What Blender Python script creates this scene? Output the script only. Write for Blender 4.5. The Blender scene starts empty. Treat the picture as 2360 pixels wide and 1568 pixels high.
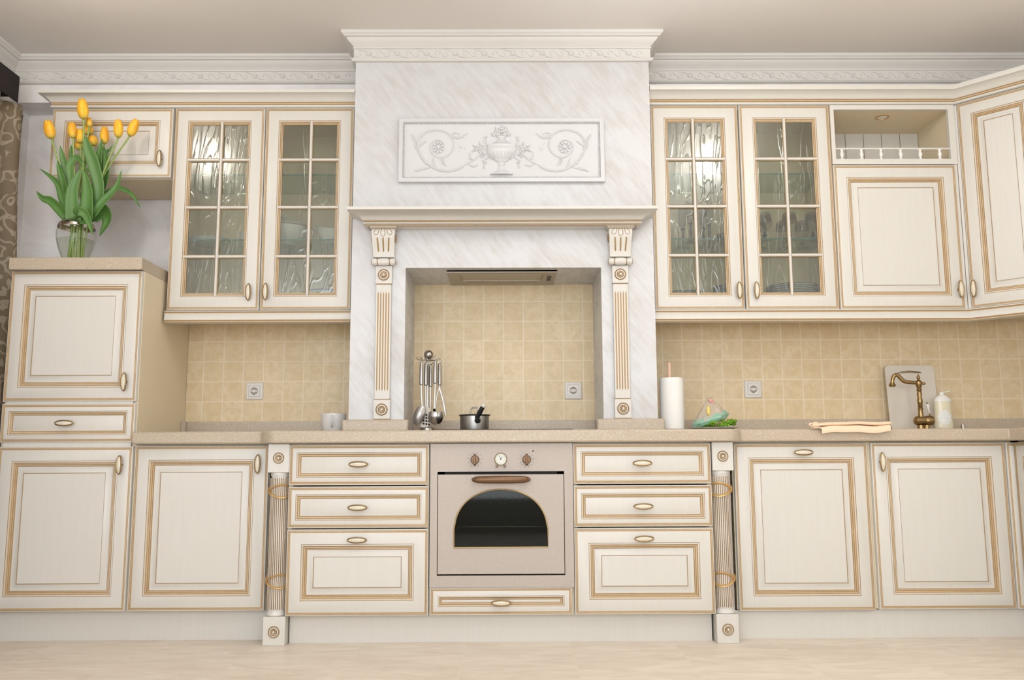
import bpy, bmesh, math, random
from mathutils import Vector, Matrix
from math import pi, sin, cos, radians
random.seed(7)
SC = bpy.context.scene
COL = SC.collection

# ---------------------------------------------------------------- camera, light, exposure
cam_data = bpy.data.cameras.new('camera')
cam = bpy.data.objects.new('camera', cam_data); COL.objects.link(cam)
PITCH, ROLL, YAW = 0.134953780, 0.00434122, -0.00681067
_R0 = Matrix.Rotation(YAW, 3, 'Z')
_f = _R0 @ Vector((0, cos(PITCH), sin(PITCH)))
_r = _R0 @ Vector((1, 0, 0)); _u = _R0 @ Vector((0, -sin(PITCH), cos(PITCH)))
_rr = _r * cos(ROLL) - _u * sin(ROLL); _uu = _u * cos(ROLL) + _r * sin(ROLL)
cam.matrix_world = Matrix(((_rr.x, _uu.x, -_f.x, 0.01344), (_rr.y, _uu.y, -_f.y, -4.3577),
                           (_rr.z, _uu.z, -_f.z, 0.756), (0, 0, 0, 1)))
cam_data.sensor_fit = 'HORIZONTAL'; cam_data.sensor_width = 36.0
cam_data.lens = 36.0 * 2011.13 / 2360.0
cam_data.clip_start = 0.05; cam_data.clip_end = 60
SC.camera = cam

W = bpy.data.worlds.new('world'); SC.world = W; W.use_nodes = True
W.node_tree.nodes['Background'].inputs[0].default_value = (0.95, 0.97, 1.0, 1)
W.node_tree.nodes['Background'].inputs[1].default_value = 0.3

def light(name, kind, loc, energy, color=(1, 1, 1), aim=None, **kw):
    d = bpy.data.lights.new(name, kind); d.energy = energy; d.color = color
    for k, v in kw.items(): setattr(d, k, v)
    o = bpy.data.objects.new(name, d); COL.objects.link(o); o.location = loc
    if aim is not None:
        o.rotation_euler = (Vector(aim) - Vector(loc)).to_track_quat('-Z', 'Y').to_euler()
    return o
# flash on the camera turned up to the ceiling: its bounce is the soft main light
light('bounce_flash', 'SPOT', (0.45, -4.3, 1.0), 1300, (0.90, 0.97, 1.05), aim=(0.55, -2.8, 2.77), spot_size=radians(54), spot_blend=0.9, shadow_soft_size=0.05)
# chandelier lamps hanging just outside the frame
light('chandelier_lamp', 'POINT', (-1.75, -1.35, 2.55), 10, (1.0, 0.92, 0.82), shadow_soft_size=0.06)
light('chandelier_lamp', 'POINT', (1.30, -1.60, 2.60), 13, (1.0, 0.95, 0.88), shadow_soft_size=0.06)
# broad fill light added behind the camera; no window stands there
light('front_fill', 'AREA', (-0.5, -6.0, 1.45), 120, (0.90, 0.97, 1.05), aim=(-0.3, 0, 1.35), shape='RECTANGLE', size=4.2, size_y=2.2)
# lamp standing right of the frame: lights the ceiling cornice from below
light('floor_lamp', 'POINT', (1.75, -2.6, 1.25), 11, (1.0, 0.92, 0.82), shadow_soft_size=0.03)

SC.view_settings.view_transform = 'Standard'
SC.view_settings.look = 'None'
SC.view_settings.gamma = 1.0
SC.view_settings.use_curve_mapping = False
SC.view_settings.exposure = -0.03

# ---------------------------------------------------------------- materials
class NT:
    def __init__(s, name):
        s.m = bpy.data.materials.new(name); s.m.use_nodes = True
        s.t = s.m.node_tree; s.t.nodes.clear()
        s.out = s.t.nodes.new('ShaderNodeOutputMaterial')
    def n(s, typ, **kw):
        nd = s.t.nodes.new(typ)
        for k, v in kw.items():
            if k.startswith('i_'):
                key = k[2:]; key = int(key) if key.isdigit() else key.replace('_', ' ')
                if isinstance(v, bpy.types.NodeSocket): s.t.links.new(v, nd.inputs[key])
                else: nd.inputs[key].default_value = v
            else: setattr(nd, k, v)
        return nd
    def coord(s): return s.n('ShaderNodeTexCoord').outputs['Object']
    def mapping(s, v, scale=(1, 1, 1), rot=(0, 0, 0), loc=(0, 0, 0)):
        return s.n('ShaderNodeMapping', i_Vector=v, i_Scale=scale, i_Rotation=rot, i_Location=loc).outputs[0]
    def noise(s, v, scale, detail=3, rough=0.55, dist=0.0):
        return s.n('ShaderNodeTexNoise', i_Vector=v, i_Scale=scale, i_Detail=detail, i_Roughness=rough, i_Distortion=dist).outputs['Fac']
    def ramp(s, fac, stops):
        r = s.n('ShaderNodeValToRGB', i_Fac=fac); e = r.color_ramp.elements
        while len(e) < len(stops): e.new(0.5)
        for el, (p, c) in zip(e, stops):
            el.position = p; el.color = (c, c, c, 1) if isinstance(c, (int, float)) else tuple(c) + (1,)
        return r.outputs[0]
    def mix(s, f, a, b, blend='MIX'):
        nd = s.n('ShaderNodeMix', data_type='RGBA', blend_type=blend)
        for i, v in ((0, f), (6, a), (7, b)):
            if isinstance(v, bpy.types.NodeSocket): s.t.links.new(v, nd.inputs[i])
            else: nd.inputs[i].default_value = v if i == 0 else tuple(v) + (1,) if len(v) == 3 else v
        return nd.outputs[2]
    def math(s, op, a, b=0.0, c=0.0): return s.n('ShaderNodeMath', operation=op, i_0=a, i_1=b, i_2=c).outputs[0]
    def bump(s, h, strength=0.2, dist=0.01): return s.n('ShaderNodeBump', i_Height=h, i_Strength=strength, i_Distance=dist).outputs[0]
    def bsdf(s, color, rough=0.5, metal=0.0, normal=None, **kw):
        b = s.n('ShaderNodeBsdfPrincipled')
        def st(k, v):
            if isinstance(v, bpy.types.NodeSocket): s.t.links.new(v, b.inputs[k])
            elif k == 'Base Color': b.inputs[k].default_value = tuple(v) + (1,)
            else: b.inputs[k].default_value = v
        st('Base Color', color); st('Roughness', rough); st('Metallic', metal)
        for k, v in kw.items(): st(k.replace('_', ' '), v)
        if normal is not None: s.t.links.new(normal, b.inputs['Normal'])
        s.t.links.new(b.outputs[0], s.out.inputs[0]); return b
    def glassy(s, tint, fac_scale=1.0, rough=0.05, normal=None, base=0.04):
        tr = s.n('ShaderNodeBsdfTransparent', i_Color=tuple(tint) + (1,))
        gl = s.n('ShaderNodeBsdfGlossy', i_Roughness=rough)
        fr = s.n('ShaderNodeLayerWeight', i_Blend=0.5)
        if normal is not None:
            s.t.links.new(normal, gl.inputs['Normal']); s.t.links.new(normal, fr.inputs['Normal'])
        f = s.math('MULTIPLY_ADD', s.math('POWER', fr.outputs['Facing'], 4.0), fac_scale, base)
        mx = s.n('ShaderNodeMixShader', i_0=f, i_1=tr.outputs[0], i_2=gl.outputs[0])
        s.t.links.new(mx.outputs[0], s.out.inputs[0])

def simple(name, c, rough=0.5, metal=0.0, var=0.0, scale=20, **kw):
    t = NT(name)
    if var:
        n = t.noise(t.coord(), scale)
        col = t.mix(n, tuple(x * (1 - var) for x in c), tuple(min(1, x * (1 + var)) for x in c))
        t.bsdf(col, rough, metal, **kw)
    else: t.bsdf(c, rough, metal, **kw)
    return t.m
M = {}
def mk_ivory():
    t = NT('ivory_lacquer'); co = t.coord()
    n = t.noise(t.mapping(co, (90, 90, 4)), 1.0, 3)
    v = t.noise(co, 2.2, 2)
    col = t.mix(t.ramp(n, [(0.35, 0), (0.7, 1)]), (0.64, 0.612, 0.557), (0.655, 0.63, 0.577))
    col = t.mix(t.ramp(v, [(0.35, 0), (0.65, 0.35)]), col, (0.63, 0.60, 0.54))
    t.bsdf(col, 0.38, normal=t.bump(n, 0.02, 0.001)); return t.m
M['ivory'] = mk_ivory()
M['gold'] = simple('gold_patina', (0.33, 0.205, 0.085), 0.5, 0.0, var=0.18, scale=60)
M['gold2'] = simple('pale_gold_patina', (0.56, 0.43, 0.275), 0.5, 0.0, var=0.1, scale=60)
M['body'] = simple('beige_board', (0.75, 0.645, 0.46), 0.5, var=0.03, scale=8)
M['bronze'] = simple('aged_bronze', (0.30, 0.20, 0.09), 0.35, 0.85, var=0.25, scale=90)
def mk_porc():
    t = NT('porcelain_inlay'); co = t.coord(); sp = t.n('ShaderNodeSeparateXYZ', i_Vector=co)
    a = t.math('ADD', sp.outputs[0], t.math('MULTIPLY', sp.outputs[2], 1.6)); b = t.math('SUBTRACT', sp.outputs[0], t.math('MULTIPLY', sp.outputs[2], 1.6))
    la = t.math('LESS_THAN', t.math('PINGPONG', t.math('ADD', a, 1.0), 0.0045), 0.0006); lb = t.math('LESS_THAN', t.math('PINGPONG', t.math('ADD', b, 1.0), 0.0045), 0.0006)
    t.bsdf(t.mix(t.math('MAXIMUM', la, lb), (0.78, 0.74, 0.62), (0.42, 0.34, 0.2)), 0.3); return t.m
M['porcelain'] = mk_porc()
def mk_plaster():
    t = NT('pearl_plaster'); co = t.coord()
    st = t.noise(t.mapping(t.mapping(co, (1, 1, 1), (0, radians(38), 0)), (42, 10, 7)), 1.0, 5, 0.65)
    big = t.noise(co, 3.2, 4, 0.6, 0.6)
    f = t.ramp(t.math('MULTIPLY', st, big), [(0.20, 0), (0.36, 1)])
    col = t.mix(f, (0.625, 0.622, 0.625), (0.555, 0.53, 0.51))
    r = t.ramp(f, [(0, 0.30), (1, 0.55)])
    t.bsdf(col, r, normal=t.bump(st, 0.12, 0.004)); return t.m
M['plaster'] = mk_plaster()
def mk_mauve():
    t = NT('mauve_plaster'); co = t.coord()
    big = t.noise(co, 4.0, 5, 0.62, 0.8); st = t.noise(t.mapping(co, (8, 4, 20), (0, 0.4, 0)), 1.0, 4)
    col = t.mix(t.ramp(big, [(0.35, 0), (0.65, 1)]), (0.76, 0.72, 0.70), (0.90, 0.88, 0.875))
    t.bsdf(col, t.ramp(big, [(0.3, 0.6), (0.7, 0.4)]), normal=t.bump(st, 0.15, 0.004)); return t.m
M['mauve'] = mk_mauve()
M['stucco'] = simple('white_stucco', (0.68, 0.655, 0.62), 0.6, var=0.02, scale=9)
M['relief'] = simple('pearl_relief', (0.63, 0.62, 0.615), 0.28, var=0.02, scale=7)
M['ceiling'] = simple('ceiling_paint', (0.77, 0.725, 0.68), 0.8, var=0.012, scale=3)
M['wallpaint'] = simple('warm_wall_paint', (0.82, 0.80, 0.77), 0.7, var=0.04, scale=3)
def mk_tile():
    t = NT('beige_wall_tile'); co = t.coord(); sp = t.n('ShaderNodeSeparateXYZ', i_Vector=co)
    u = t.math('MULTIPLY_ADD', sp.outputs[0], 10.0, 100.0); v = t.math('MULTIPLY_ADD', sp.outputs[2], 10.0, 100.0 - 0.424)
    fu = t.math('FRACT', u); fv = t.math('FRACT', v)
    eu = t.math('MINIMUM', fu, t.math('SUBTRACT', 1.0, fu)); ev = t.math('MINIMUM', fv, t.math('SUBTRACT', 1.0, fv))
    e = t.math('MINIMUM', eu, ev)
    joint = t.math('LESS_THAN', e, 0.013); edge = t.math('LESS_THAN', e, 0.045)
    cell = t.n('ShaderNodeCombineXYZ', i_0=t.math('FLOOR', u), i_1=t.math('FLOOR', v))
    wn = t.n('ShaderNodeTexWhiteNoise', noise_dimensions='3D', i_Vector=cell.outputs[0])
    off = t.n('ShaderNodeVectorMath', operation='ADD', i_0=co, i_1=wn.outputs['Color'])
    mar = t.noise(off.outputs[0], 24, 5, 0.7, 0.5); fine = t.noise(co, 180, 2)
    col = t.mix(t.ramp(mar, [(0.38, 0), (0.62, 1)]), (0.69, 0.54, 0.315), (0.79, 0.655, 0.44))
    col = t.mix(t.math('MULTIPLY', wn.outputs['Value'], 0.35), col, (0.62, 0.46, 0.25))
    col = t.mix(t.math('MULTIPLY', fine, 0.18), col, (0.5, 0.38, 0.22))
    col = t.mix(t.math('MULTIPLY', edge, 0.28), col, (0.80, 0.69, 0.51))
    col = t.mix(joint, col, (0.80, 0.69, 0.52))
    h = t.ramp(e, [(0.012, 0), (0.05, 1)])
    t.bsdf(col, 0.42, normal=t.bump(h, 0.25, 0.002)); return t.m
M['tile'] = mk_tile()
def mk_stone():
    t = NT('speckled_stone'); co = t.coord()
    vo = t.n('ShaderNodeTexVoronoi', i_Vector=co, i_Scale=250.0); wn = t.n('ShaderNodeSeparateColor', i_Color=vo.outputs['Color'])
    n = t.noise(co, 260, 2); n2 = t.noise(co, 90, 3)
    near = t.math('LESS_THAN', vo.outputs['Distance'], 0.36)
    white = t.math('MULTIPLY', t.math('GREATER_THAN', wn.outputs[0], 0.84), near)
    dark = t.math('MULTIPLY', t.math('LESS_THAN', wn.outputs[0], 0.10), near)
    col = t.mix(t.ramp(n, [(0.35, 0), (0.65, 1)]), (0.42, 0.335, 0.24), (0.53, 0.44, 0.33))
    col = t.mix(t.ramp(n2, [(0.4, 0), (0.65, 0.5)]), col, (0.48, 0.41, 0.32))
    col = t.mix(t.math('MULTIPLY', white, 0.65), col, (0.80, 0.75, 0.67)); col = t.mix(t.math('MULTIPLY', dark, 0.4), col, (0.40, 0.30, 0.2))
    t.bsdf(col, 0.32); return t.m
M['stone'] = mk_stone()
def mk_floor():
    t = NT('marble_floor_tile'); co = t.coord(); sp = t.n('ShaderNodeSeparateXYZ', i_Vector=co)
    u = t.math('MULTIPLY_ADD', sp.outputs[0], 1 / 0.427, 50.0 - 0.27 / 0.427); v = t.math('MULTIPLY_ADD', sp.outputs[1], 1 / 0.427, 50.0 + 0.823 / 0.427)
    fu = t.math('FRACT', u); fv = t.math('FRACT', v)
    e = t.math('MINIMUM', t.math('MINIMUM', fu, t.math('SUBTRACT', 1.0, fu)), t.math('MINIMUM', fv, t.math('SUBTRACT', 1.0, fv)))
    joint = t.math('LESS_THAN', e, 0.0035)
    cell = t.n('ShaderNodeCombineXYZ', i_0=t.math('FLOOR', u), i_1=t.math('FLOOR', v))
    wn = t.n('ShaderNodeTexWhiteNoise', noise_dimensions='3D', i_Vector=cell.outputs[0])
    off = t.n('ShaderNodeVectorMath', operation='ADD', i_0=co, i_1=wn.outputs['Color'])
    a = t.noise(t.mapping(off.outputs[0], (2.2, 7.0, 1), (0, 0, radians(28))), 1.6, 7, 0.62, 1.2)
    b = t.noise(t.mapping(off.outputs[0], (5, 16, 1), (0, 0, radians(28))), 1.6, 5, 0.6, 2.0)
    col = t.mix(t.ramp(a, [(0.35, 0), (0.62, 1)]), (0.665, 0.565, 0.455), (0.79, 0.70, 0.59))
    col = t.mix(t.ramp(b, [(0.52, 0), (0.62, 0.4)]), col, (0.76, 0.67, 0.55))
    col = t.mix(t.math('MULTIPLY', joint, 0.7), col, (0.78, 0.69, 0.55))
    t.bsdf(col, 0.4); return t.m
M['floor'] = mk_floor()
def mk_enamel():
    t = NT('speckled_enamel'); co = t.coord()
    n = t.noise(co, 900, 2, 0.6); n2 = t.noise(co, 300, 2)
    col = t.mix(t.ramp(n, [(0.40, 0), (0.56, 1)]), (0.385, 0.325, 0.275), (0.485, 0.42, 0.365))
    col = t.mix(t.ramp(n2, [(0.5, 0), (0.7, 0.3)]), col, (0.54, 0.48, 0.42))
    t.bsdf(col, 0.38); return t.m
M['enamel'] = mk_enamel()
def mk_rain():
    t = NT('rippled_glass'); co = t.coord()
    w = t.noise(t.mapping(co, (15, 1, 3.0), (0, radians(16), 0)), 1.0, 2.0, 0.45, 1.6)
    w2 = t.noise(t.mapping(co, (40, 1, 22)), 1.0, 2, 0.5)
    rid = t.math('ABSOLUTE', t.math('SUBTRACT', w, 0.5))
    h = t.math('ADD', t.ramp(rid, [(0.0, 1), (0.035, 0)]), t.math('MULTIPLY', w2, 0.22))
    h = t.math('ADD', h, t.math('MULTIPLY', w, 1.5))
    t.glassy((0.86, 0.875, 0.83), 0.9, 0.20, t.bump(h, 0.17, 0.005), 0.10); return t.m
M['rain'] = mk_rain()
def glass(name, tint, s=1.0, rough=0.02, base=0.02):
    t = NT(name); t.glassy(tint, s, rough, None, base); return t.m
M['glass'] = glass('clear_glass', (0.95, 0.96, 0.95))
M['shelf'] = glass('green_edge_glass', (0.80, 0.90, 0.85), 0.8)
M['shelf_edge'] = simple('green_glass_edge', (0.05, 0.17, 0.14), 0.15)
M['water'] = glass('water', (0.90, 0.92, 0.86), 0.5)
M['smoke'] = glass('smoky_crystal', (0.52, 0.50, 0.50), 1.6, 0.05, 0.06)
M['steel'] = simple('brushed_steel', (0.40, 0.385, 0.36), 0.33, 1.0, var=0.06, scale=40)
M['satin'] = simple('satin_steel', (0.40, 0.36, 0.30), 0.45, 0.5, var=0.05, scale=30)
M['chrome'] = simple('polished_steel', (0.48, 0.47, 0.45), 0.14, 1.0)
M['brass'] = simple('antique_brass', (0.33, 0.225, 0.10), 0.3, 0.95, var=0.2, scale=60)
M['black'] = simple('black_plastic', (0.012, 0.012, 0.013), 0.4)
M['gap'] = simple('dark_gap', (0.01, 0.009, 0.008), 0.8)
M['oven_glass'] = simple('dark_oven_glass', (0.006, 0.010, 0.010), 0.06)
M['oven_bronze'] = simple('oven_bronze', (0.17, 0.095, 0.05), 0.36, 0.6, var=0.2, scale=50)
M['white'] = simple('white_plastic', (0.74, 0.71, 0.66), 0.35)
M['china'] = simple('white_china', (0.70, 0.73, 0.72), 0.2)
M['cobalt'] = simple('dark_blue_glaze', (0.035, 0.05, 0.07), 0.2)
M['mug'] = simple('pale_grey_china', (0.68, 0.66, 0.64), 0.22)
M['paper'] = simple('white_paper', (0.84, 0.82, 0.78), 0.85, var=0.02, scale=120)
M['wood'] = simple('pink_beech', (0.70, 0.47, 0.33), 0.5, var=0.08, scale=30)
M['peach'] = simple('peach_cotton', (0.90, 0.64, 0.45), 0.85, var=0.05, scale=80)
M['board'] = simple('milky_plastic', (0.66, 0.60, 0.51), 0.5)
M['soap'] = simple('cream_liquid', (0.74, 0.68, 0.50), 0.25)
M['cap'] = simple('white_cap', (0.78, 0.76, 0.71), 0.35)
def mk_label():
    t = NT('printed_label'); co = t.coord(); sp = t.n('ShaderNodeSeparateXYZ', i_Vector=co)
    ln = t.math('LESS_THAN', t.math('FRACT', t.math('MULTIPLY', sp.outputs[2], 150.0)), 0.3)
    n = t.noise(t.mapping(co, (260, 260, 40)), 1.0, 1)
    txt = t.math('MULTIPLY', ln, t.math('GREATER_THAN', n, 0.45))
    t.bsdf(t.mix(t.math('MULTIPLY', txt, 0.5), (0.80, 0.80, 0.76), (0.33, 0.36, 0.38)), 0.4); return t.m
M['label'] = mk_label()
def mk_leaf():
    t = NT('tulip_leaf'); co = t.coord(); n = t.noise(t.mapping(co, (40, 40, 6)), 1.0, 3); oi = t.n('ShaderNodeObjectInfo').outputs['Random']
    col = t.mix(n, (0.055, 0.15, 0.025), (0.115, 0.25, 0.05)); col = t.mix(t.math('MULTIPLY', oi, 0.4), col, (0.10, 0.20, 0.065))
    t.bsdf(col, 0.45); return t.m
M['leaf'] = mk_leaf()
M['stem'] = simple('tulip_stem', (0.26, 0.36, 0.09), 0.5, var=0.12, scale=25)
def mk_petal():
    t = NT('tulip_petal'); co = t.coord(); n = t.noise(t.mapping(co, (60, 60, 14)), 1.0, 3)
    col = t.mix(t.ramp(n, [(0.35, 0), (0.65, 1)]), (0.84, 0.36, 0.015), (0.90, 0.53, 0.03))
    sp = t.n('ShaderNodeSeparateXYZ', i_Vector=co)
    col = t.mix(t.ramp(t.math('MULTIPLY', sp.outputs[2], 10.0), [(0.0, 1), (0.25, 0)]), col, (0.62, 0.50, 0.09))
    t.bsdf(col, 0.5); return t.m
M['petal'] = mk_petal()
def mk_curtain(name, a, b):
    t = NT(name); co = t.coord()
    p = t.mapping(co, (2, 15, 9)); d = t.n('ShaderNodeTexNoise', i_Vector=p, i_Scale=0.9, i_Detail=2.0).outputs['Color']
    q = t.n('ShaderNodeVectorMath', operation='MULTIPLY_ADD', i_0=d, i_1=(1.3, 1.3, 1.3), i_2=p).outputs[0]
    v = t.n('ShaderNodeTexVoronoi', i_Vector=q, i_Scale=1.0, i_Randomness=0.75).outputs['Distance']
    w = t.math('SUBTRACT', 1.0, t.math('MULTIPLY', t.math('PINGPONG', v, 0.15), 6.6))
    t.bsdf(t.mix(t.ramp(w, [(0.62, 0), (0.72, 1)]), a, b), 0.55); return t.m
M['curtain'] = mk_curtain('brocade_curtain', (0.155, 0.085, 0.055), (0.40, 0.31, 0.23))
M['curtain2'] = mk_curtain('olive_brocade', (0.20, 0.15, 0.09), (0.38, 0.31, 0.225))
M['tieback'] = simple('gold_tieback', (0.33, 0.24, 0.12), 0.5, var=0.2, scale=60)
M['darkfab'] = simple('dark_valance', (0.018, 0.011, 0.010), 0.8)
M['lettuce'] = simple('lettuce', (0.19, 0.40, 0.02), 0.5, var=0.5, scale=60)
M['pink'] = simple('pink_packet', (0.66, 0.33, 0.28), 0.4, var=0.25, scale=50)
M['yellow'] = simple('yellow_strip', (0.80, 0.62, 0.16), 0.4, var=0.1, scale=40)
def mk_film(name, c, a):
    t = NT(name); tr = t.n('ShaderNodeBsdfTransparent'); df = t.n('ShaderNodeBsdfPrincipled', i_Base_Color=tuple(c) + (1,), i_Roughness=0.15)
    mx = t.n('ShaderNodeMixShader', i_0=a, i_1=tr.outputs[0], i_2=df.outputs[0]); t.t.links.new(mx.outputs[0], t.out.inputs[0]); return t.m
M['film'] = mk_film('clear_film', (0.72, 0.62, 0.50), 0.5)
M['teal'] = mk_film('teal_film', (0.30, 0.58, 0.44), 0.72)
M['lamp_glass'] = simple('spot_lens', (0.75, 0.74, 0.70), 0.2)

M['gilt'] = simple('gilt_ribbon', (0.62, 0.39, 0.155), 0.32, 0.6, var=0.12, scale=30)
M['flute'] = simple('gold_flute', (0.42, 0.265, 0.115), 0.5, 0.0, var=0.12, scale=50)
M['band'] = simple('silver_band', (0.60, 0.54, 0.47), 0.18, 1.0)
M['trimgold'] = simple('brass_trim', (0.46, 0.34, 0.17), 0.32, 0.8)
M['darkmark'] = simple('dark_print', (0.10, 0.08, 0.065), 0.6)
M['clockface'] = simple('clock_face', (0.66, 0.67, 0.60), 0.35)
M['ovenpane'] = glass('oven_pane', (0.46, 0.50, 0.45), 0.5, 0.04, 0.022)
M['hoodmesh'] = simple('hood_filter', (0.46, 0.42, 0.34), 0.5, 0.6, var=0.06, scale=300)
M['recess'] = simple('socket_recess', (0.32, 0.28, 0.21), 0.5)
M['cavity'] = simple('oven_cavity', (0.016, 0.020, 0.019), 0.4)
M['ball'] = simple('pewter_ball', (0.40, 0.37, 0.33), 0.18, 1.0)

# ---------------------------------------------------------------- mesh builder
class MB:
    def __init__(s): s.v = []; s.f = []; s.mi = []
    def add(s, vs, fs, m=0):
        o = len(s.v); s.v += [tuple(v) for v in vs]
        for i, f in enumerate(fs):
            s.f.append(tuple(o + k for k in f)); s.mi.append(m[i] if isinstance(m, (list, tuple)) else m)
        return s
    def box(s, x0, x1, y0, y1, z0, z1, m=0):
        v = [(x, y, z) for x in (x0, x1) for y in (y0, y1) for z in (z0, z1)]
        return s.add(v, [(0, 1, 3, 2), (4, 6, 7, 5), (0, 4, 5, 1), (2, 3, 7, 6), (0, 2, 6, 4), (1, 5, 7, 3)], m)
    def rings(s, rs, mats, closed=True, cap0=False, cap1=False, mcap=0):
        n = len(rs[0]); vs = [p for r in rs for p in r]; fs = []; ms = []
        for i in range(len(rs) - 1):
            for k in range(n if closed else n - 1):
                k2 = (k + 1) % n
                fs.append((i * n + k, i * n + k2, (i + 1) * n + k2, (i + 1) * n + k)); ms.append(mats[i] if isinstance(mats, (list, tuple)) else mats)
        if cap0: fs.append(tuple(range(n))); ms.append(mcap)
        if cap1: fs.append(tuple((len(rs) - 1) * n + k for k in range(n))); ms.append(mcap)
        return s.add(vs, fs, ms)
    def panel(s, x0, x1, z0, z1, yf, prof, fill=0, hollow=False):
        rs = []
        for a, d, m in prof: rs.append([(x0 + a, yf + d, z0 + a), (x1 - a, yf + d, z0 + a), (x1 - a, yf + d, z1 - a), (x0 + a, yf + d, z1 - a)])
        mats = [p[2] for p in prof[1:]]
        if hollow:
            rs.append(rs[0]); s.rings(rs, mats + [0])
        else: s.rings(rs, mats, cap0=True, cap1=True, mcap=fill)
        return s
    def lathe(s, prof, c=(0, 0, 0), axis='Z', n=20, m=0, caps=True, sx=1.0, sy=1.0, a0=0.0, a1=2 * pi):
        rs = []; full = abs(a1 - a0 - 2 * pi) < 1e-6; k = n if full else n + 1
        for r, h in prof:
            ring = []
            for i in range(k):
                a = a0 + (a1 - a0) * i / n; x, y = r * cos(a) * sx, r * sin(a) * sy
                p = {'Z': (x, y, h), 'X': (h, x, y), 'Y': (x, h, y)}[axis]
                ring.append((p[0] + c[0], p[1] + c[1], p[2] + c[2]))
            rs.append(ring)
        return s.rings(rs, m, closed=full, cap0=caps and prof[0][0] > 1e-5, cap1=caps and prof[-1][0] > 1e-5, mcap=m if not isinstance(m, (list, tuple)) else m[0])
    def ball(s, c, r, m=0, n=10, sx=1, sy=1, sz=1):
        k = max(4, n // 2)
        pr = [(max(1e-6, r * sin(pi * i / k)), -r * cos(pi * i / k) * sz) for i in range(k + 1)]
        return s.lathe(pr, c, 'Z', n, m, False, sx, sy)
    def tube(s, pts, rad, n=8, m=0, caps=True, flat=1.0, up=None):
        P = [Vector(p) for p in pts]; rs = []; N = len(P); ref = None
        for i, p in enumerate(P):
            t = (P[min(i + 1, N - 1)] - P[max(i - 1, 0)]).normalized()
            if ref is None:
                ref = Vector(up) if up else (Vector((0, 1, 0)) if abs(t.y) < 0.9 else Vector((1, 0, 0)))
            a = ref - t * ref.dot(t)
            if a.length < 1e-5: a = t.orthogonal()
            a.normalize(); ref = a; b = t.cross(a)
            r = rad[i] if isinstance(rad, (list, tuple)) else rad
            rs.append([tuple(p + a * (r * flat * cos(2 * pi * k / n)) + b * (r * sin(2 * pi * k / n))) for k in range(n)])
        return s.rings(rs, m, cap0=caps, cap1=caps, mcap=m)
    def moulding(s, path, prof, closed=False, caps=True):
        P = [Vector((p[0], p[1])) for p in path]; N = len(P); rs = []
        for i, p in enumerate(P):
            d0 = (P[i] - P[i - 1]).normalized() if i > 0 else (P[1] - P[0]).normalized()
            d1 = (P[i + 1] - P[i]).normalized() if i < N - 1 else d0
            n0 = Vector((d0.y, -d0.x)); n1 = Vector((d1.y, -d1.x)); b = n0 + n1
            b = b / max(1e-6, b.dot(n0))
            rs.append([(p.x + b.x * d, p.y + b.y * d, z) for d, z, m in prof])
        vs = [q for r in rs for q in r]; n = len(prof); fs = []; ms = []
        for i in range(N - 1):
            for k in range(n):
                k2 = (k + 1) % n; fs.append((i * n + k, (i + 1) * n + k, (i + 1) * n + k2, i * n + k2)); ms.append(prof[k2][2])
        if caps: fs += [tuple(range(n)), tuple((N - 1) * n + k for k in range(n))]; ms += [0, 0]
        return s.add(vs, fs, ms)
    def prism(s, poly, a, b, plane='XY', m=0):
        def P(u, v, w): return {'XY': (u, v, w), 'XZ': (u, w, v), 'YZ': (w, u, v)}[plane]
        n = len(poly); vs = [P(u, v, a) for u, v in poly] + [P(u, v, b) for u, v in poly]
        fs = [tuple(range(n)), tuple(range(n, 2 * n))] + [(k, (k + 1) % n, n + (k + 1) % n, n + k) for k in range(n)]
        return s.add(vs, fs, m)

BASE = {}
def mesh_of(name, mb, mats, off=(0, 0, 0), ang=38, flat=False):
    me = bpy.data.meshes.new(name)
    me.from_pydata([(v[0] - off[0], v[1] - off[1], v[2] - off[2]) for v in mb.v], [], mb.f)
    for m in mats: me.materials.append(M[m] if isinstance(m, str) else m)
    me.polygons.foreach_set('material_index', mb.mi)
    bm = bmesh.new(); bm.from_mesh(me); bmesh.ops.recalc_face_normals(bm, faces=bm.faces); bm.to_mesh(me); bm.free()
    if not flat:
        me.polygons.foreach_set('use_smooth', [True] * len(me.polygons)); me.set_sharp_from_angle(angle=radians(ang))
    me.update(); return me
def obj(name, mb, mats, root=None, loc=None, ang=38, bevel=0.0, solid=0.0):
    """one mesh object; vertices given in the root's frame of reference (world unless the root is turned)"""
    base = Vector(BASE[root.name]) if root is not None else Vector((0, 0, 0))
    if isinstance(mb, bpy.types.Mesh): me = mb
    else: me = mesh_of(name, mb, mats, base if loc is None else (0, 0, 0), ang)
    o = bpy.data.objects.new(name, me); COL.objects.link(o)
    BASE[o.name] = base
    if root is not None: o.parent = root
    if loc is not None: o.location = Vector(loc) - base; BASE[o.name] = Vector(loc)
    if bevel:
        b = o.modifiers.new('bevel', 'BEVEL'); b.width = bevel; b.segments = 2; b.limit_method = 'ANGLE'; b.angle_limit = radians(40)
    if solid:
        b = o.modifiers.new('solid', 'SOLIDIFY'); b.thickness = solid; b.offset = 0
    return o
def tag(o, label, cat, group=None):
    o['label'] = label; o['category'] = cat
    if group: o['group'] = group
    return o
def thing(name, label, cat, loc, group=None, rotz=None):
    o = bpy.data.objects.new(name, None); o.empty_display_size = 0.05; COL.objects.link(o); o.location = loc
    BASE[o.name] = Vector(loc)
    if rotz is not None: o.rotation_euler = (0, 0, rotz); BASE[o.name] = Vector((0, 0, 0))
    return tag(o, label, cat, group)
def struct(name, mb, mats, root=None, **kw):
    o = obj(name, mb, mats, root, **kw); o['kind'] = 'structure'; return o
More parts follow.
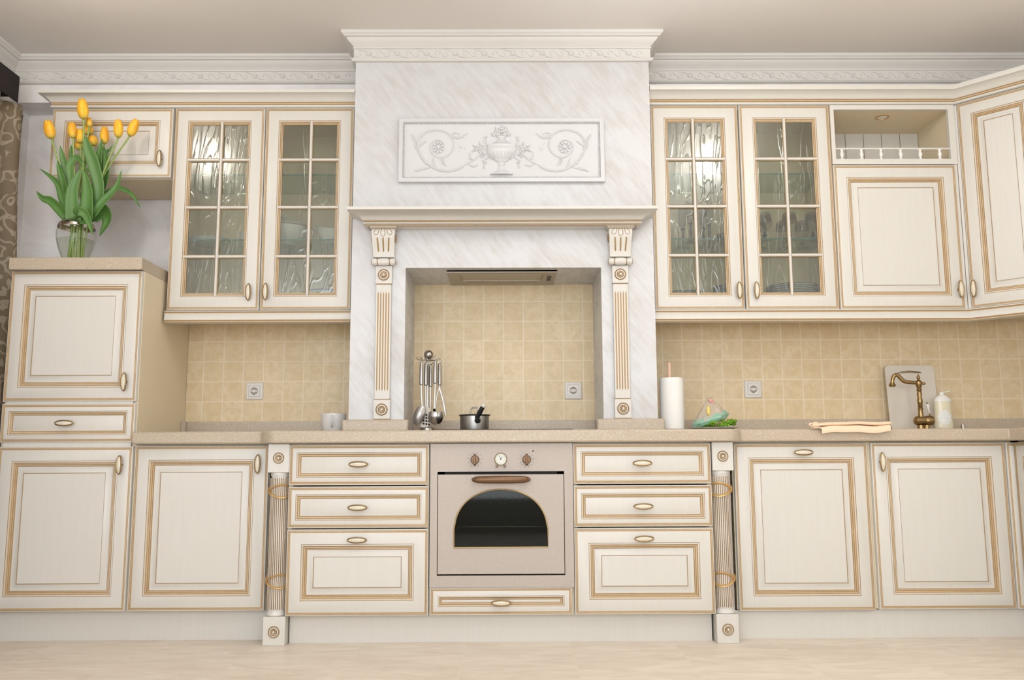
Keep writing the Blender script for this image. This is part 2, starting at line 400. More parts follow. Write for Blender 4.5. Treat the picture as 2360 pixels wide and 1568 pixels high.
def crom(pts, n=6):
    P = [Vector(p) for p in pts]; P = [P[0] * 2 - P[1]] + P + [P[-1] * 2 - P[-2]]; out = []
    for i in range(1, len(P) - 2):
        for k in range(n):
            t = k / n; a, b, c, d = P[i - 1], P[i], P[i + 1], P[i + 2]
            out.append(0.5 * ((2 * b) + (c - a) * t + (2 * a - 5 * b + 4 * c - d) * t * t + (3 * b - a - 3 * c + d) * t ** 3))
    out.append(P[-2]); return out

# ---------------------------------------------------------------- room shell
XL, XR, ZC, YB = -2.465, 2.78, 2.77, -6.3
struct('floor', MB().box(XL - .1, XR + .1, YB - .1, 0.1, -0.1, 0), ['floor'])
struct('ceiling', MB().box(XL - .1, XR + .1, YB - .1, 0.1, ZC, ZC + .1), ['ceiling'])
struct('wall_back', MB().box(XL - .1, XR + .1, 0.008, 0.1, 0, ZC), ['mauve'])
struct('wall_left', MB().box(XL - .1, XL, YB, 0.008, 0, ZC), ['mauve'])
struct('wall_right', MB().box(XR, XR + .1, YB, 0.008, 0, ZC), ['wallpaint'])
struct('wall_front', MB().box(XL - .1, XR + .1, YB - .1, YB, 0, ZC), ['wallpaint'])
YK = -0.155
struct('wall_bulkhead', MB().box(XL, -0.701, YK, 0.008, 2.54, ZC).box(0.701, XR, YK, 0.008, 2.54, ZC), ['mauve'])
ch = MB()
ch.box(-0.70, -0.45, -0.40, 0.0, 0.876, 1.6315).box(0.454, 0.70, -0.40, 0.0, 0.876, 1.6315).box(-0.70, 0.70, -0.40, 0.0, 1.6315, ZC)
struct('wall_chimney', ch, ['plaster'])
bs = MB()
for a, b, z1 in ((-1.583, -0.70, 1.46), (-0.45, 0.454, 1.6315), (0.70, XR, 1.46)): bs.box(a, b, 0.0, 0.0079, 0.876, z1)
struct('wall_backsplash', bs, ['tile'])

# plaster cornice under the ceiling: profile (out, z) and the raised scroll band on its frieze
CP = [(0, 2.634, 0), (0.014, 2.636, 0), (0.020, 2.643, 0), (0.018, 2.650, 0), (0.009, 2.652, 0), (0.008, 2.698, 0), (0.012, 2.700, 0), (0.013, 2.705, 0), (0.009, 2.707, 0),
      (0.012, 2.712, 0), (0.022, 2.722, 0), (0.036, 2.734, 0), (0.040, 2.744, 0), (0.050, 2.746, 0), (0.053, 2.752, 0), (0.062, 2.757, 0), (0.063, 2.77, 0), (0, 2.77, 0)]
def scroll_band(mb, x0, x1, y, zc=2.675, h=0.018, step=0.138):
    n = int((x1 - x0) / step)
    for i in range(n + 1):
        cx = x0 + step * (i + 0.45)
        if cx + 0.05 > x1: break
        mb.lathe([(0.0135, 0.0), (0.012, -0.005), (0.009, -0.002), (0.006, -0.002), (0.005, -0.006), (0.0001, -0.007)], (cx, y, zc), 'Y', 12)
        for sgn in (1, -1):
            c = cx + 0.048 * sgn; pts = []
            for k in range(12):
                a = pi * (0.5 - 0.5 * sgn) + sgn * k * 0.42; r = h * (1 - k / 15)
                pts.append((c + r * cos(a) * 0.9, y - 0.001, zc + sgn * r * sin(a)))
            mb.tube(pts, [0.0035 * (1 - k / 20) for k in range(12)], 5)
            mb.tube([(cx + 0.012 * sgn, y - .001, zc - sgn * 0.008), (cx + 0.03 * sgn, y - .002, zc - sgn * 0.017), (cx + 0.055 * sgn, y - .001, zc - sgn * 0.019)], [0.002, 0.004, 0.001], 5)
def crown(name, path, bands):
    c = struct(name, MB().moulding(path, CP), ['stucco'])
    m = MB()
    for x0, x1, y in bands: scroll_band(m, x0, x1, y)
    o = obj('scroll_ornament', m, ['stucco'], c); o['kind'] = 'structure'
crown('trim_1', [(XL, -4.5), (XL, YK), (-0.7005, YK)], [(XL + 0.05, -0.75, YK - 0.0085)])
crown('trim_2', [(-0.70, YK - 0.001), (-0.70, -0.40), (0.70, -0.40), (0.70, YK - 0.001)], [(-0.70, 0.71, -0.4085)])
crown('trim_3', [(0.7005, YK), (XR, YK), (XR, -4.5)], [(0.75, XR - 0.05, YK - 0.0085)])

# ---------------------------------------------------------------- cabinet fronts
EDGE = [(0, .020, 0), (0, .005, 0), (.002, .0012, 0), (.005, 0, 0), (.0072, .0016, 1), (.0102, .0006, 2), (.0125, .0020, 1), (.0152, .0008, 2), (.017, 0, 0)]
RAISED = EDGE + [(.0605, 0, 0), (.0627, .0018, 1), (.0668, .0005, 0), (.0692, .003, 2), (.0715, .0048, 1), (.0755, .0042, 2), (.0785, .0072, 1), (.0815, .0065, 2), (.0845, .0100, 1),
                 (.088, .0102, 0), (.098, .0085, 0), (.106, .0045, 0), (.1115, .0022, 0), (.1138, .0040, 1), (.1162, .0020, 0)]
DRAWER = EDGE + [(.0322, 0, 0), (.0340, .0018, 1), (.0368, .0006, 0), (.0395, .003, 2), (.0425, .0048, 1), (.0465, .0052, 2), (.0505, .0082, 1), (.0525, .0082, 0), (.056, .0066, 0)]
SLIM = EDGE + [(.0345, 0, 0), (.0360, .0016, 1), (.0385, .0006, 0), (.0410, .0028, 2), (.0450, .0050, 1), (.0480, .0050, 2), (.0505, .0070, 1), (.0520, .0060, 0)]
GLAZED = EDGE + [(.0630, 0, 0), (.0652, .0018, 1), (.0685, .0006, 0), (.0710, .0030, 2), (.0735, .0050, 1), (.0765, .0050, 2), (.0795, .0088, 1), (.0820, .0100, 2), (.0822, .020, 1)]
IG = ['ivory', 'gold', 'gold2']

def mk_handle():
    m = MB(); n = 44; a, b, r = 0.0385, 0.0102, 0.0030
    rs = []
    for i in range(n):
        t = 2 * pi * i / n; tx, tz = b * cos(t), a * sin(t); L = math.hypot(tx, tz); nx, nz = tx / L, tz / L
        rs.append([(a * cos(t) + nx * r * cos(k), -0.024 + 0.0034 * sin(k) + 0.006 * (abs(cos(t)) ** 2), b * sin(t) + nz * r * cos(k)) for k in [2 * pi * j / 8 for j in range(8)]])
    m.rings(rs + [rs[0]], 0)
    rr = []
    for s_ in (1.0, 0.7, 0.35, 0.01):
        rr.append([(a * s_ * cos(2 * pi * i / n), -0.0245 - 0.003 * (1 - s_ ** 2) + 0.006 * (s_ * abs(cos(2 * pi * i / n))) ** 2, b * s_ * sin(2 * pi * i / n)) for i in range(n)])
    m.rings(rr, 1)
    m.lathe([(0.0075, 0.0), (0.0065, -0.004), (0.0045, -0.008), (0.0045, -0.016), (0.0075, -0.022)], (0, 0, 0), 'Y', 12, 0)
    m.box(-0.02, 0.02, -0.0225, -0.018, -0.005, 0.005, 0)
    return mesh_of('handle', m, ['bronze', 'porcelain'])
HANDLE = mk_handle()
def handle(front, x, z, yf, vertical):
    o = obj('handle', HANDLE, None, front, loc=(x, yf, z))
    if vertical: o.rotation_euler = (0, radians(90), 0)
    o['label'] = 'oval bronze pull with a cream lattice inlay'
    return o
def front(root, name, x0, x1, z0, z1, yf, prof, h=None):
    d = obj(name, MB().panel(x0, x1, z0, z1, yf, prof), IG, root)
    if h: handle(d, h[0], h[1], yf, h[2])
    return d
def glazed(root, x0, x1, z0, z1, yf, xm, zs, h):
    d = obj('glass_door', MB().panel(x0, x1, z0, z1, yf, GLAZED, hollow=True), IG, root)
    i = .0822
    obj('glass_pane', MB().box(x0 + i - .004, x1 - i + .004, yf + .0115, yf + .0145, z0 + i - .004, z1 - i + .004), ['rain'], d)
    g = MB()
    def bar(a0, a1, b0, b1):   # rounded bar with gilded flanks
        vert = (a1 - a0) < (b1 - b0); rs = []
        pr = [(-.0085, .010, 1), (-.0085, .004, 2), (-.0062, .0025, 1), (-.0055, .0005, 0), (-.003, -.0015, 0), (.003, -.0015, 0), (.0055, .0005, 0), (.0062, .0025, 0), (.0085, .004, 1), (.0085, .010, 2)]
        c = (a0 + a1) / 2 if vert else (b0 + b1) / 2
        ends = (b0, b1) if vert else (a0, a1)
        for e in ends: rs.append([((c + u, yf + d_, e) if vert else (e, yf + d_, c + u)) for u, d_, _ in pr])
        n = len(pr); fs = [(k, (k + 1) % n, n + (k + 1) % n, n + k) for k in range(n)]; ms = [pr[(k + 1) % n][2] for k in range(n)]
        g.add(rs[0] + rs[1], fs + [tuple(range(n)), tuple(range(n, 2 * n))], ms + [0, 0])
    bar(xm - .008, xm + .008, z0 + .068, z1 - .068)
    for z in zs: bar(x0 + .068, xm - .0075, z - .008, z + .008); bar(xm + .0075, x1 - .068, z - .008, z + .008)
    obj('glazing_bars', g, IG, d)
    handle(d, h[0], h[1], yf, h[2]); return d
def carcass(root, x0, x1, z0, z1, yf, yb=-0.003, t=0.016, mats='body', back=True, name='body'):
    m = MB().box(x0, x0 + t, yf, yb, z0, z1).box(x1 - t, x1, yf, yb, z0, z1).box(x0 + t, x1 - t, yf, yb, z0, z0 + t).box(x0 + t, x1 - t, yf, yb, z1 - t, z1)
    if back: m.box(x0 + t, x1 - t, yb - 0.006, yb, z0 + t, z1 - t)
    return obj(name, m, [mats], root)

# base units, left of the chimney
YS, YM = -0.58, -0.65
c = thing('tall_cabinet', 'tall ivory and gold cabinet column at the far left, under the vase', 'cabinet', (-1.87, -0.3, 0.12))
carcass(c, -2.162, -1.5835, 0.128, 1.584, YS + .0205, -0.002)
obj('rail', MB().box(-2.145, -1.600, YS + .006, YS + .022, .8120, .8340).box(-2.145, -1.600, YS + .006, YS + .022, .9965, 1.0090), ['ivory'], c)
front(c, 'door', -2.161, -1.5865, 1.0075, 1.5825, YS, RAISED, (-1.634, 1.0905, True))
front(c, 'drawer', -2.161, -1.5865, 0.8315, 0.9985, YS, DRAWER, (-1.880, 0.914, False))
front(c, 'door', -2.161, -1.5865, 0.1285, 0.8145, YS, RAISED, (-1.634, 0.7358, True))
tag(obj('stone_slab', MB().box(-2.163, -1.5815, -0.6035, -0.002, 1.5845, 1.6385), ['stone'], bevel=.003), 'short beige speckled stone slab topping the tall cabinet', 'slab')
c = thing('base_cabinet', 'ivory base cabinet with one door between the tall cabinet and the left fluted column', 'cabinet', (-1.29, -0.3, 0.12))
carcass(c, -1.583, -1.003, 0.128, 0.8215, YS + .0205)
front(c, 'door', -1.577, -1.0045, 0.128, 0.8165, YS, RAISED, (-1.0465, 0.737, True))
for sgn, lab, x0, x1, hx in ((-1, 'ivory cabinet with three drawers left of the oven', -0.9005, -0.3115, -0.607), (1, 'ivory cabinet with three drawers right of the oven', 0.2935, 0.8755, 0.583)):
    c = thing('drawer_cabinet', lab, 'cabinet', ((x0 + x1) / 2, -0.33, 0.12), 'drawer cabinets beside the oven')
    carcass(c, x0 - .0005, x1 + .0005, 0.1165, 0.8215, YM + .0205)
    front(c, 'drawer', x0, x1, 0.6475, 0.8165, YM, DRAWER, (hx, 0.7345, False))
    front(c, 'drawer', x0, x1, 0.4710, 0.6425, YM, DRAWER, (hx, 0.5560, False))
    front(c, 'drawer', x0, x1, 0.1165, 0.4665, YM, RAISED, (hx, 0.4240, False))
c = thing('oven_housing', 'low ivory drawer unit under the oven', 'cabinet', (-0.01, -0.33, 0.12))
carcass(c, -0.3095, 0.2918, 0.1165, 0.8215, YM + .0205, mats='body')
front(c, 'drawer', -0.3055, 0.2845, 0.1170, 0.2290, YM, SLIM, (-0.0105, 0.169, False))
c = thing('base_cabinet', 'ivory base cabinet with a horizontal pull, right of the right fluted column', 'cabinet', (1.28, -0.3, 0.12))
carcass(c, 0.986, 1.5765, 0.120, 0.8215, YS + .0205)
front(c, 'door', 0.9905, 1.5670, 0.1155, 0.8150, YS, RAISED, (1.2861, 0.7767, False))
c = thing('base_cabinet', 'ivory base cabinet with a vertical pull, below the brass tap', 'cabinet', (1.87, -0.3, 0.12))
carcass(c, 1.577, 2.200, 0.120, 0.8215, YS + .0205)
front(c, 'door', 1.5825, 2.1620, 0.1187, 0.8160, YS, RAISED, (1.6224, 0.7345, True))
obj('corner_filler', MB().panel(2.1665, 2.2170, 0.1187, 0.8160, YS, EDGE[:-1]), IG, c)
c = thing('base_cabinet', 'ivory corner base cabinet cut by the right edge of the photo, facing left', 'cabinet', (2.1985, -0.585, 0.0), rotz=radians(-90))
carcass(c, 0.002, 0.60, 0.120, 0.8215, .0205, 0.575)
front(c, 'door', -0.0025, 0.52, 0.1187, 0.8160, 0, RAISED)
c.location = (2.1985, -0.585, 0.0)

def plinth(lab, *b):
    tag(obj('plinth', MB().box(*b), ['ivory']), lab, 'plinth')
plinth('long ivory plinth along the floor under the left base cabinets', -2.16, -0.995, -0.52, -0.502, 0, 0.1275)
plinth('ivory plinth along the floor under the oven and drawers', -0.892, 0.868, -0.5935, -0.575, 0, 0.116)
plinth('ivory plinth along the floor under the right base cabinets', 0.972, 2.245, -0.552, -0.534, 0, 0.115)
plinth('short ivory plinth running toward the viewer at the far right', 2.25, 2.268, -1.18, -0.552, 0, 0.119)

# worktop with its upstand and chimney pedestals
def bez(p0, p1, p2, n=8): return [tuple(Vector(p0) * (1 - t) ** 2 + Vector(p1) * 2 * t * (1 - t) + Vector(p2) * t * t) for t in [k / n for k in range(n + 1)]]
ply = [(-1.5825, -0.0005), (-1.5825, -0.612)] + [(-1.045, -0.612)] + bez((-1.03, -0.613), (-1.0, -0.68), (-0.955, -0.682)) + bez((0.935, -0.682), (0.985, -0.68), (1.015, -0.613)) + [(1.03, -0.612), (2.168, -0.612), (2.168, -1.19), (2.779, -1.19), (2.779, -0.0005)]
wt = tag(obj('worktop', MB().prism(ply, 0.8225, 0.8755), ['stone'], bevel=.007), 'long beige speckled stone worktop stepping forward in the middle', 'worktop')
u = MB().box(-1.5825, -0.7025, -0.022, -0.0005, 0.8756, 0.9425).box(-1.5825, -1.5615, -0.56, -0.022, 0.8756, 0.8785).box(-0.449, 0.453, -0.022, -0.0005, 0.8756, 0.9425).box(0.7025, 2.779, -0.022, -0.0005, 0.8756, 0.9425)
u.box(-1.5825, -1.5610, -0.055, -0.022, 0.8756, 0.9425)
obj('upstand', u, ['stone'], wt, bevel=.004)
for x0, x1 in ((-0.7215, -0.4245), (0.4185, 0.7225)): obj('pedestal', MB().box(x0, x1, -0.452, -0.402, 0.8756, 0.9305), ['stone'], wt, bevel=.008)

# ---------------------------------------------------------------- rosettes and fluted columns
def rosette(root, x, y, z, r):
    pr = [(r, 0.0), (r, -.0015), (r * .90, -.0045), (r * .80, -.0015), (r * .76, -.0012), (r * .60, -.0032), (r * .54, -.0012), (r * .48, -.0055), (r * .34, -.0035), (r * .30, -.002), (r * .22, -.0065), (r * .02, -.0085)]
    o = obj('rosette', MB().lathe(pr, (x, y, z), 'Y', 28, [1, 1, 1, 0, 0, 1, 1, 2, 1, 1, 0], False), IG, root)
    return o
def column(lab, xb, xs, xf, cross):
    c = thing('fluted_column', lab, 'column', (xf, YM + .045, 0), 'fluted columns in the base run')
    obj('backing', MB().box(xb - .0475, xb + .0475, YM + .080, YM + .090, 0.116, 0.8215), ['ivory'], c)
    obj('top_block', MB().box(xb - .0448, xb + .0448, YM, YM + .079, 0.7012, 0.8215), ['ivory'], c, bevel=.0025)
    obj('foot_block', MB().box(xf - .0457, xf + .0457, YM, YM + .079, 0.0, 0.1155), ['ivory'], c, bevel=.0025)
    rosette(c, xb, YM - .0002, 0.7617, .0232); rosette(c, xf, YM - .0002, 0.0550, .0240)
    yc = YM + .041; R = .0405
    m = MB(); ng = 32; rs = [[], []]; seq = [(0.0, 1.0), (0.50, 1.0), (0.58, .93), (0.92, .93)]
    for zi, z in enumerate((0.1435, 0.6775)):
        for k in range(ng):
            for f_, q in seq:
                a = 2 * pi * (k + f_) / ng; rs[zi].append((xs + R * q * cos(a), yc + R * q * sin(a), z))
    n = len(rs[0]); fs = []; ms = []
    for k in range(n):
        fs.append((k, (k + 1) % n, n + (k + 1) % n, n + k)); ms.append(0 if k % 4 == 0 else 1)
    m.add(rs[0] + rs[1], fs + [tuple(range(n)), tuple(range(n, 2 * n))], ms + [0, 0])
    obj('fluted_shaft', m, IG, c, ang=15)
    obj('capital_ring', MB().lathe([(.0345, .6775), (.0350, .681), (.0385, .690), (.0395, .696), (.0370, .7012)], (xs, yc, 0), 'Z', 32), ['ivory'], c)
    obj('base_ring', MB().lathe([(.0370, .1155), (.0405, .119), (.0405, .123), (.0365, .130), (.0350, .1395), (.0360, .1435)], (xs, yc, 0), 'Z', 32), ['ivory'], c)
    for z0 in (0.6235, 0.2555):
        b = MB()
        for sgn in (1, -1):
            pts = []
            for k in range(41):
                a = 2 * pi * k / 40; ph = a - cross
                pts.append((xs + (R + .0015) * cos(a), yc + (R + .0015) * sin(a), z0 + sgn * .0260 * sin(ph)))
            b.tube(pts, .0072, 8, 0, False, 0.5)
        obj('gilt_ribbon', b, ['gilt'], c)
column('ivory column with gilt ribbons left of the left drawer cabinet', -0.9445, -0.945, -0.9425, radians(205))
column('ivory column with gilt ribbons right of the right drawer cabinet', 0.9255, 0.9205, 0.9215, radians(335))

# ---------------------------------------------------------------- wall units
YU = -0.35
c = thing('wall_cabinet', 'short ivory wall cabinet with one door above the vase of tulips', 'cabinet', (-1.865, -0.17, 2.08))
carcass(c, -2.1535, -1.5755, 2.082, 2.428, YU + .0205, mats='body')
front(c, 'door', -2.154, -1.5765, 2.0845, 2.4275, YU, RAISED, (-1.6263, 2.1725, True))
ZM = (1.7005, 1.9380, 2.1715)
c = thing('wall_cabinet', 'ivory glazed wall cabinet left of the chimney, holding white china', 'cabinet', (-1.14, -0.17, 1.44))
carcass(c, -1.5665, -0.7055, 1.4455, 2.4285, YU + .0205, mats='body')
glazed(c, -1.5665, -1.1375, 1.4450, 2.4285, YU, -1.3425, ZM, (-1.1825, 1.527, True))
glazed(c, -1.1335, -0.7115, 1.4450, 2.4285, YU, -0.9150, ZM, (-1.1030, 1.5285, True))
def shelf(root, x0, x1, z): obj('glass_shelf', MB().box(x0, x1, -0.310, -0.012, z, z + .007, 0).box(x0, x1, -0.3125, -0.310, z, z + .007, 1), ['shelf', 'shelf_edge'], root)
for z in (1.7855, 2.1050): shelf(c, -1.549, -0.723, z)
c = thing('wall_cabinet', 'ivory glazed wall cabinet right of the chimney, holding glasses', 'cabinet', (1.14, -0.17, 1.44))
carcass(c, 0.7055, 1.5745, 1.4405, 2.4390, YU + .0205, mats='body')
glazed(c, 0.7105, 1.1305, 1.4400, 2.4390, YU, 0.9130, ZM, (1.1012, 1.5285, True))
glazed(c, 1.1365, 1.5715, 1.4400, 2.4390, YU, 1.3530, ZM, (1.1820, 1.5285, True))
for z in (1.7855, 2.1050): shelf(c, 0.722, 1.558, z)

c = thing('wall_cabinet', 'ivory wall cabinet with an open railed shelf over a solid door', 'cabinet', (1.875, -0.17, 1.44))
m = MB(); x0, x1, t = 1.5765, 2.1765, .016
m.box(x0, x0 + t, YU + .0205, -.003, 1.4405, 2.439).box(x1 - t, x1, YU + .0205, -.003, 1.4405, 2.439).box(x0 + t, x1 - t, YU + .0205, -.003, 1.4405, 1.4565).box(x0 + t, x1 - t, YU + .0205, -.003, 2.4230, 2.4390).box(x0 + t, x1 - t, YU + .0205, -.003, 2.1515, 2.1665)
obj('body', m, ['body'], c)
m = MB()
for k in range(6): m.box(x0 + t + k * .0950 - .001, min(x0 + t + (k + 1) * .0950 - .0045, x1 - t), -.012, -.004, 2.1665, 2.4230, 0)
m.box(x0 + t, x1 - t, -.006, -.003, 1.4565, 2.4230, 1)
obj('back_panel', m, ['ivory', 'gold'], c)
m = MB()
for b in ((1.5765, 1.5945, 2.143, 2.4385), (2.1465, 2.1765, 2.143, 2.4385), (1.5945, 2.1465, 2.4165, 2.4385), (1.5945, 2.1465, 2.143, 2.1685)): m.box(b[0], b[1], YU, YU + .020, b[2], b[3])
m.box(1.5725, 1.5760, YU + .006, YU + .02, 1.4405, 2.4385, 1).box(2.1645, 2.1765, YU + .008, YU + .02, 1.4405, 2.143, 0)
obj('face_frame', m, ['ivory', 'gold'], c)
front(c, 'door', 1.5775, 2.1630, 1.4405, 2.1395, YU, RAISED, (2.1360, 1.5310, True))
g = obj('gallery_rail', MB().tube([(1.5945, YU + .010, 2.2225), (2.1465, YU + .010, 2.2225)], .0048, 10), ['ivory'], c)
for k in range(6):
    xb = 1.6268 + k * (2.0975 - 1.6268) / 5
    obj('baluster', MB().lathe([(.0085, 2.1685), (.0085, 2.1725), (.0055, 2.177), (.0050, 2.180), (.0095, 2.191), (.0100, 2.196), (.0058, 2.206), (.0055, 2.210), (.0080, 2.2145), (.0080, 2.2185)], (xb, YU + .010, 0), 'Z', 14), ['cap'], g)
s_ = obj('spotlight', MB().lathe([(.034, 2.4228), (.034, 2.4205), (.029, 2.4190), (.024, 2.4200), (.0235, 2.4222)], (1.880, -0.235, 0), 'Z', 28, 0), ['gilt'], c)
obj('lens', MB().lathe([(.0232, 2.4220), (.018, 2.4208), (.0001, 2.4200)], (1.880, -0.235, 0), 'Z', 24, 0), ['lamp_glass'], s_)

c = thing('wall_cabinet', 'ivory corner wall cabinet set at an angle, cut by the right edge of the photo', 'cabinet', (2.1785, -0.35, 0), rotz=radians(-45))
p5 = [(0.002, .0205), (0.366, .0205), (0.366, .055), (0.45, .10), (0.13, .42), (0.10, .42), (-0.235, .245), (0.0, .022)]
obj('body', MB().prism([(0.003, .021), (0.362, .021), (0.60, .255), (0.18, .66), (-0.236, .248)], 1.4415, 2.4380), ['body'], c)
front(c, 'door', 0.010, 0.358, 1.4405, 2.4370, 0, RAISED, (0.031, 1.5305, True))
obj('corner_post', MB().panel(-0.006, 0.0085, 1.4405, 2.4370, 0.004, [(0, .017, 0), (0, .002, 0), (.002, 0, 0)]), ['ivory'], c)

# cabinet cornices (out, z) and light rails
def cornice_prof(z, top): return [(-.05, z, 0), (.003, z, 0), (.0075, z + .003, 0), (.0085, z + .008, 0), (.0060, z + .0115, 0), (.0040, z + .0130, 1), (.0055, z + .0165, 1), (.0085, z + .0200, 2), (.0080, z + .0225, 1), (.0070, z + .0255, 1), (.0110, z + .0285, 0),
                                 (.0150, z + .0350, 0), (.0240, z + .0440, 0), (.0360, z + .0510, 0), (.0465, z + .0550, 0), (.0520, z + .0555, 0), (.0530, z + .0580, 0), (.0530, top, 0), (-.05, top, 0)]
def rail_prof(z1, z0): return [(-.05, z1, 0), (.004, z1, 0), (.0055, z1 - .004, 0), (.0040, z1 - .0078, 1), (.0040, z1 - .0110, 1), (.0058, z1 - .0130, 2), (.0040, z1 - .0190, 0), (.0020, z1 - .0270, 0), (.0050, z1 - .0390, 0), (.0065, z1 - .0435, 0), (.0050, z1 - .0465, 1), (.0062, z0 + .003, 1), (.0050, z0, 2), (-.05, z0, 0)]
K = (2.1785, -0.35); KE = (K[0] + .366 / 2 ** .5, K[1] - .366 / 2 ** .5)
tag(obj('cabinet_cornice', MB().moulding([(-2.154, -0.004), (-2.154, YU), (-0.7025, YU)], cornice_prof(2.4300, 2.5010)), IG), 'ivory cornice with gold lines on top of the left wall cabinets', 'cornice')
tag(obj('cabinet_cornice', MB().moulding([(0.7025, YU), K, KE], cornice_prof(2.4405, 2.5180)), IG), 'ivory cornice with gold lines on top of the right wall cabinets, turning the corner', 'cornice')
tag(obj('light_rail', MB().moulding([(-1.5715, YU), (-0.7025, YU)], rail_prof(1.4420, 1.3880)), IG), 'ivory rail with gold lines below the left glazed wall cabinet', 'rail')
tag(obj('light_rail', MB().moulding([(0.7025, YU), K, KE], rail_prof(1.4390, 1.3850)), IG), 'ivory rail with gold lines below the right wall cabinets, turning the corner', 'rail')

# ---------------------------------------------------------------- chimney dressing
mp = [(-.012, 1.8115, 0), (0, 1.8115, 0), (.0012, 1.8160, 1), (.0045, 1.8175, 0), (.0070, 1.8215, 0), (.0055, 1.8250, 0), (.0030, 1.8262, 1), (.0040, 1.8292, 1), (.0068, 1.8310, 2), (.0045, 1.8335, 1), (.0090, 1.8368, 0),
      (.0150, 1.8430, 0), (.0280, 1.8540, 0), (.0450, 1.8625, 0), (.0640, 1.8665, 0), (.0695, 1.8668, 0), (.0705, 1.8690, 0), (.0705, 1.8800, 0), (-.012, 1.8800, 0)]
mt = tag(obj('mantel_shelf', MB().moulding([(-.630, -.4012), (-.630, -.4850), (.628, -.4850), (.628, -.4012)], mp).box(-.618, .616, -.474, -.4012, 1.8117, 1.8790, 0), IG), 'ivory mantel shelf with gold lines across the chimney', 'mantel')
m = MB()
m.tube([(-.615, -.402, 1.8112), (-.615, -.470, 1.8112), (.613, -.470, 1.8112), (.613, -.402, 1.8112)], .0016, 6)
obj('gold_line', m, ['gold'], mt)
def pilaster(lab, xc, lean):
    c = thing('pilaster', lab, 'pilaster', (xc, -.41, .934), 'pilasters on the chimney')
    Y0, Y1 = -.4012, -.4200
    obj('fluted_board', MB().box(xc - .0345, xc + .0345, Y1, Y0, 1.0235, 1.5500), ['ivory'], c, bevel=.0015)
    obj('top_block', MB().box(xc - .0375, xc + .0375, Y1 - .004, Y0, 1.5535, 1.6360), ['ivory'], c, bevel=.0015)
    obj('bottom_block', MB().box(xc - .0375, xc + .0375, Y1 - .004, Y0, .9345, 1.0200), ['ivory'], c, bevel=.0015)
    for b_ in ((.0350, Y1 - .001, 1.5500, 1.5535), (.0350, Y1 - .001, 1.0200, 1.0235), (.0365, Y1 - .0045, .9312, .9345)):
        obj('gold_line', MB().box(xc - b_[0], xc + b_[0], b_[1], Y0, b_[2], b_[3]), ['gold'], c)
    f = MB()
    for k in range(-2, 3):
        x = xc + k * .0122; pts = [(x, Y1, 1.060), (x, Y1, 1.070), (x, Y1, 1.28), (x, Y1, 1.505), (x, Y1, 1.516)]
        f.tube(pts, [.0006, .0030, .0030, .0030, .0006], 8, 0, True, 0.35)
    obj('flutes', f, ['flute'], c)
    rosette(c, xc, Y1 - .0042, 1.5940, .0268); rosette(c, xc, Y1 - .0042, .9765, .0272)
    # scrolled corbel carrying the mantel
    s = [(-.4012, 1.8000), (-.4640, 1.8000), (-.4700, 1.7925), (-.4705, 1.7820), (-.4670, 1.7640), (-.4600, 1.7440), (-.4510, 1.7230), (-.4440, 1.7020), (-.4400, 1.6860), (-.4380, 1.6740), (-.4012, 1.6680)]
    m = MB(); w0, w1 = .0540, .0480
    L = [(xc - (w0 + (w1 - w0) * (1.8 - z) / .13), y, z) for y, z in s]; Rr = [(xc + (w0 + (w1 - w0) * (1.8 - z) / .13), y, z) for y, z in s]
    n = len(s); m.add(L + Rr, [tuple(range(n)), tuple(range(n, 2 * n))] + [(k, (k + 1) % n, n + (k + 1) % n, n + k) for k in range(n)], 0)
    cb = obj('corbel', m, ['ivory'], c, ang=50, bevel=.002)
    obj('abacus', MB().moulding([(xc - .062, -.4012), (xc - .062, -.4720), (xc + .062, -.4720), (xc + .062, -.4012)], [(-.06, 1.8002, 0), (-.006, 1.8002, 0), (-.0045, 1.8030, 1), (-.0020, 1.8050, 0), (-.001, 1.8075, 1), (0, 1.8110, 0), (-.06, 1.8110, 0)]), IG, cb)
    def face_y(z):
        for (y0, z0), (y1, z1) in zip(s[1:], s[2:]):
            if z1 <= z <= z0: return y0 + (y1 - y0) * (z0 - z) / max(1e-6, z0 - z1)
        return -.44
    g = MB()
    for k in (-1, 0, 1):
        g.tube([(xc + k * (.0265 - .004 * t_), face_y(1.7600 - t_ * .062) - .0002, 1.7600 - t_ * .062) for t_ in (0, .04, .3, .6, .96, 1)], [.001, .0033, .0036, .0036, .0033, .001], 8, 0, True, 0.4)
    for cx, dx, top in ((0, 0, 1.7985), (-1, -.0245, 1.7985), (1, .0245, 1.7985)):    # outlined palmette leaves
        pts = []
        for k in range(15):
            a = -pi * 0.02 + (pi * 1.04) * k / 14; ww = .0175; hh = .033
            x = xc + dx * 1.15 * sin(min(1, .5 + .5 * sin(a)) * pi / 2) + cx * .004 + ww * cos(a) * (.35 + .65 * sin(a))
            z = top - hh * sin(a) * (1.0 if cx == 0 else .80)
            pts.append((x, face_y(min(z, 1.7995)) - .0006, z))
        g.tube(pts, .0013, 6)
    for sx in (-1, 1):                                                        # side volutes
        pts = []
        for k in range(22):
            a = k * .55; r = .026 * (1 - k / 26); pts.append((xc + sx * .0535, -.4340 + r * cos(a) * .8, 1.7600 + r * sin(a)))
        g.tube(pts, .0022, 6)
    obj('gilding', g, ['gold'], cb)
    r_ = MB(); zc_ = 1.6525; yc_ = -.4330
    for a_, b_ in ((-.0535, -.0295), (-.0255, .0255), (.0295, .0535)):
        w = (b_ - a_); big = .0172 if w > .03 else .0160
        r_.lathe([(big * .86, xc + a_), (big, xc + a_ + w * .2), (big * 1.04, xc + a_ + w * .5), (big, xc + a_ + w * .8), (big * .86, xc + b_)], (0, yc_, zc_), 'X', 24, 0)
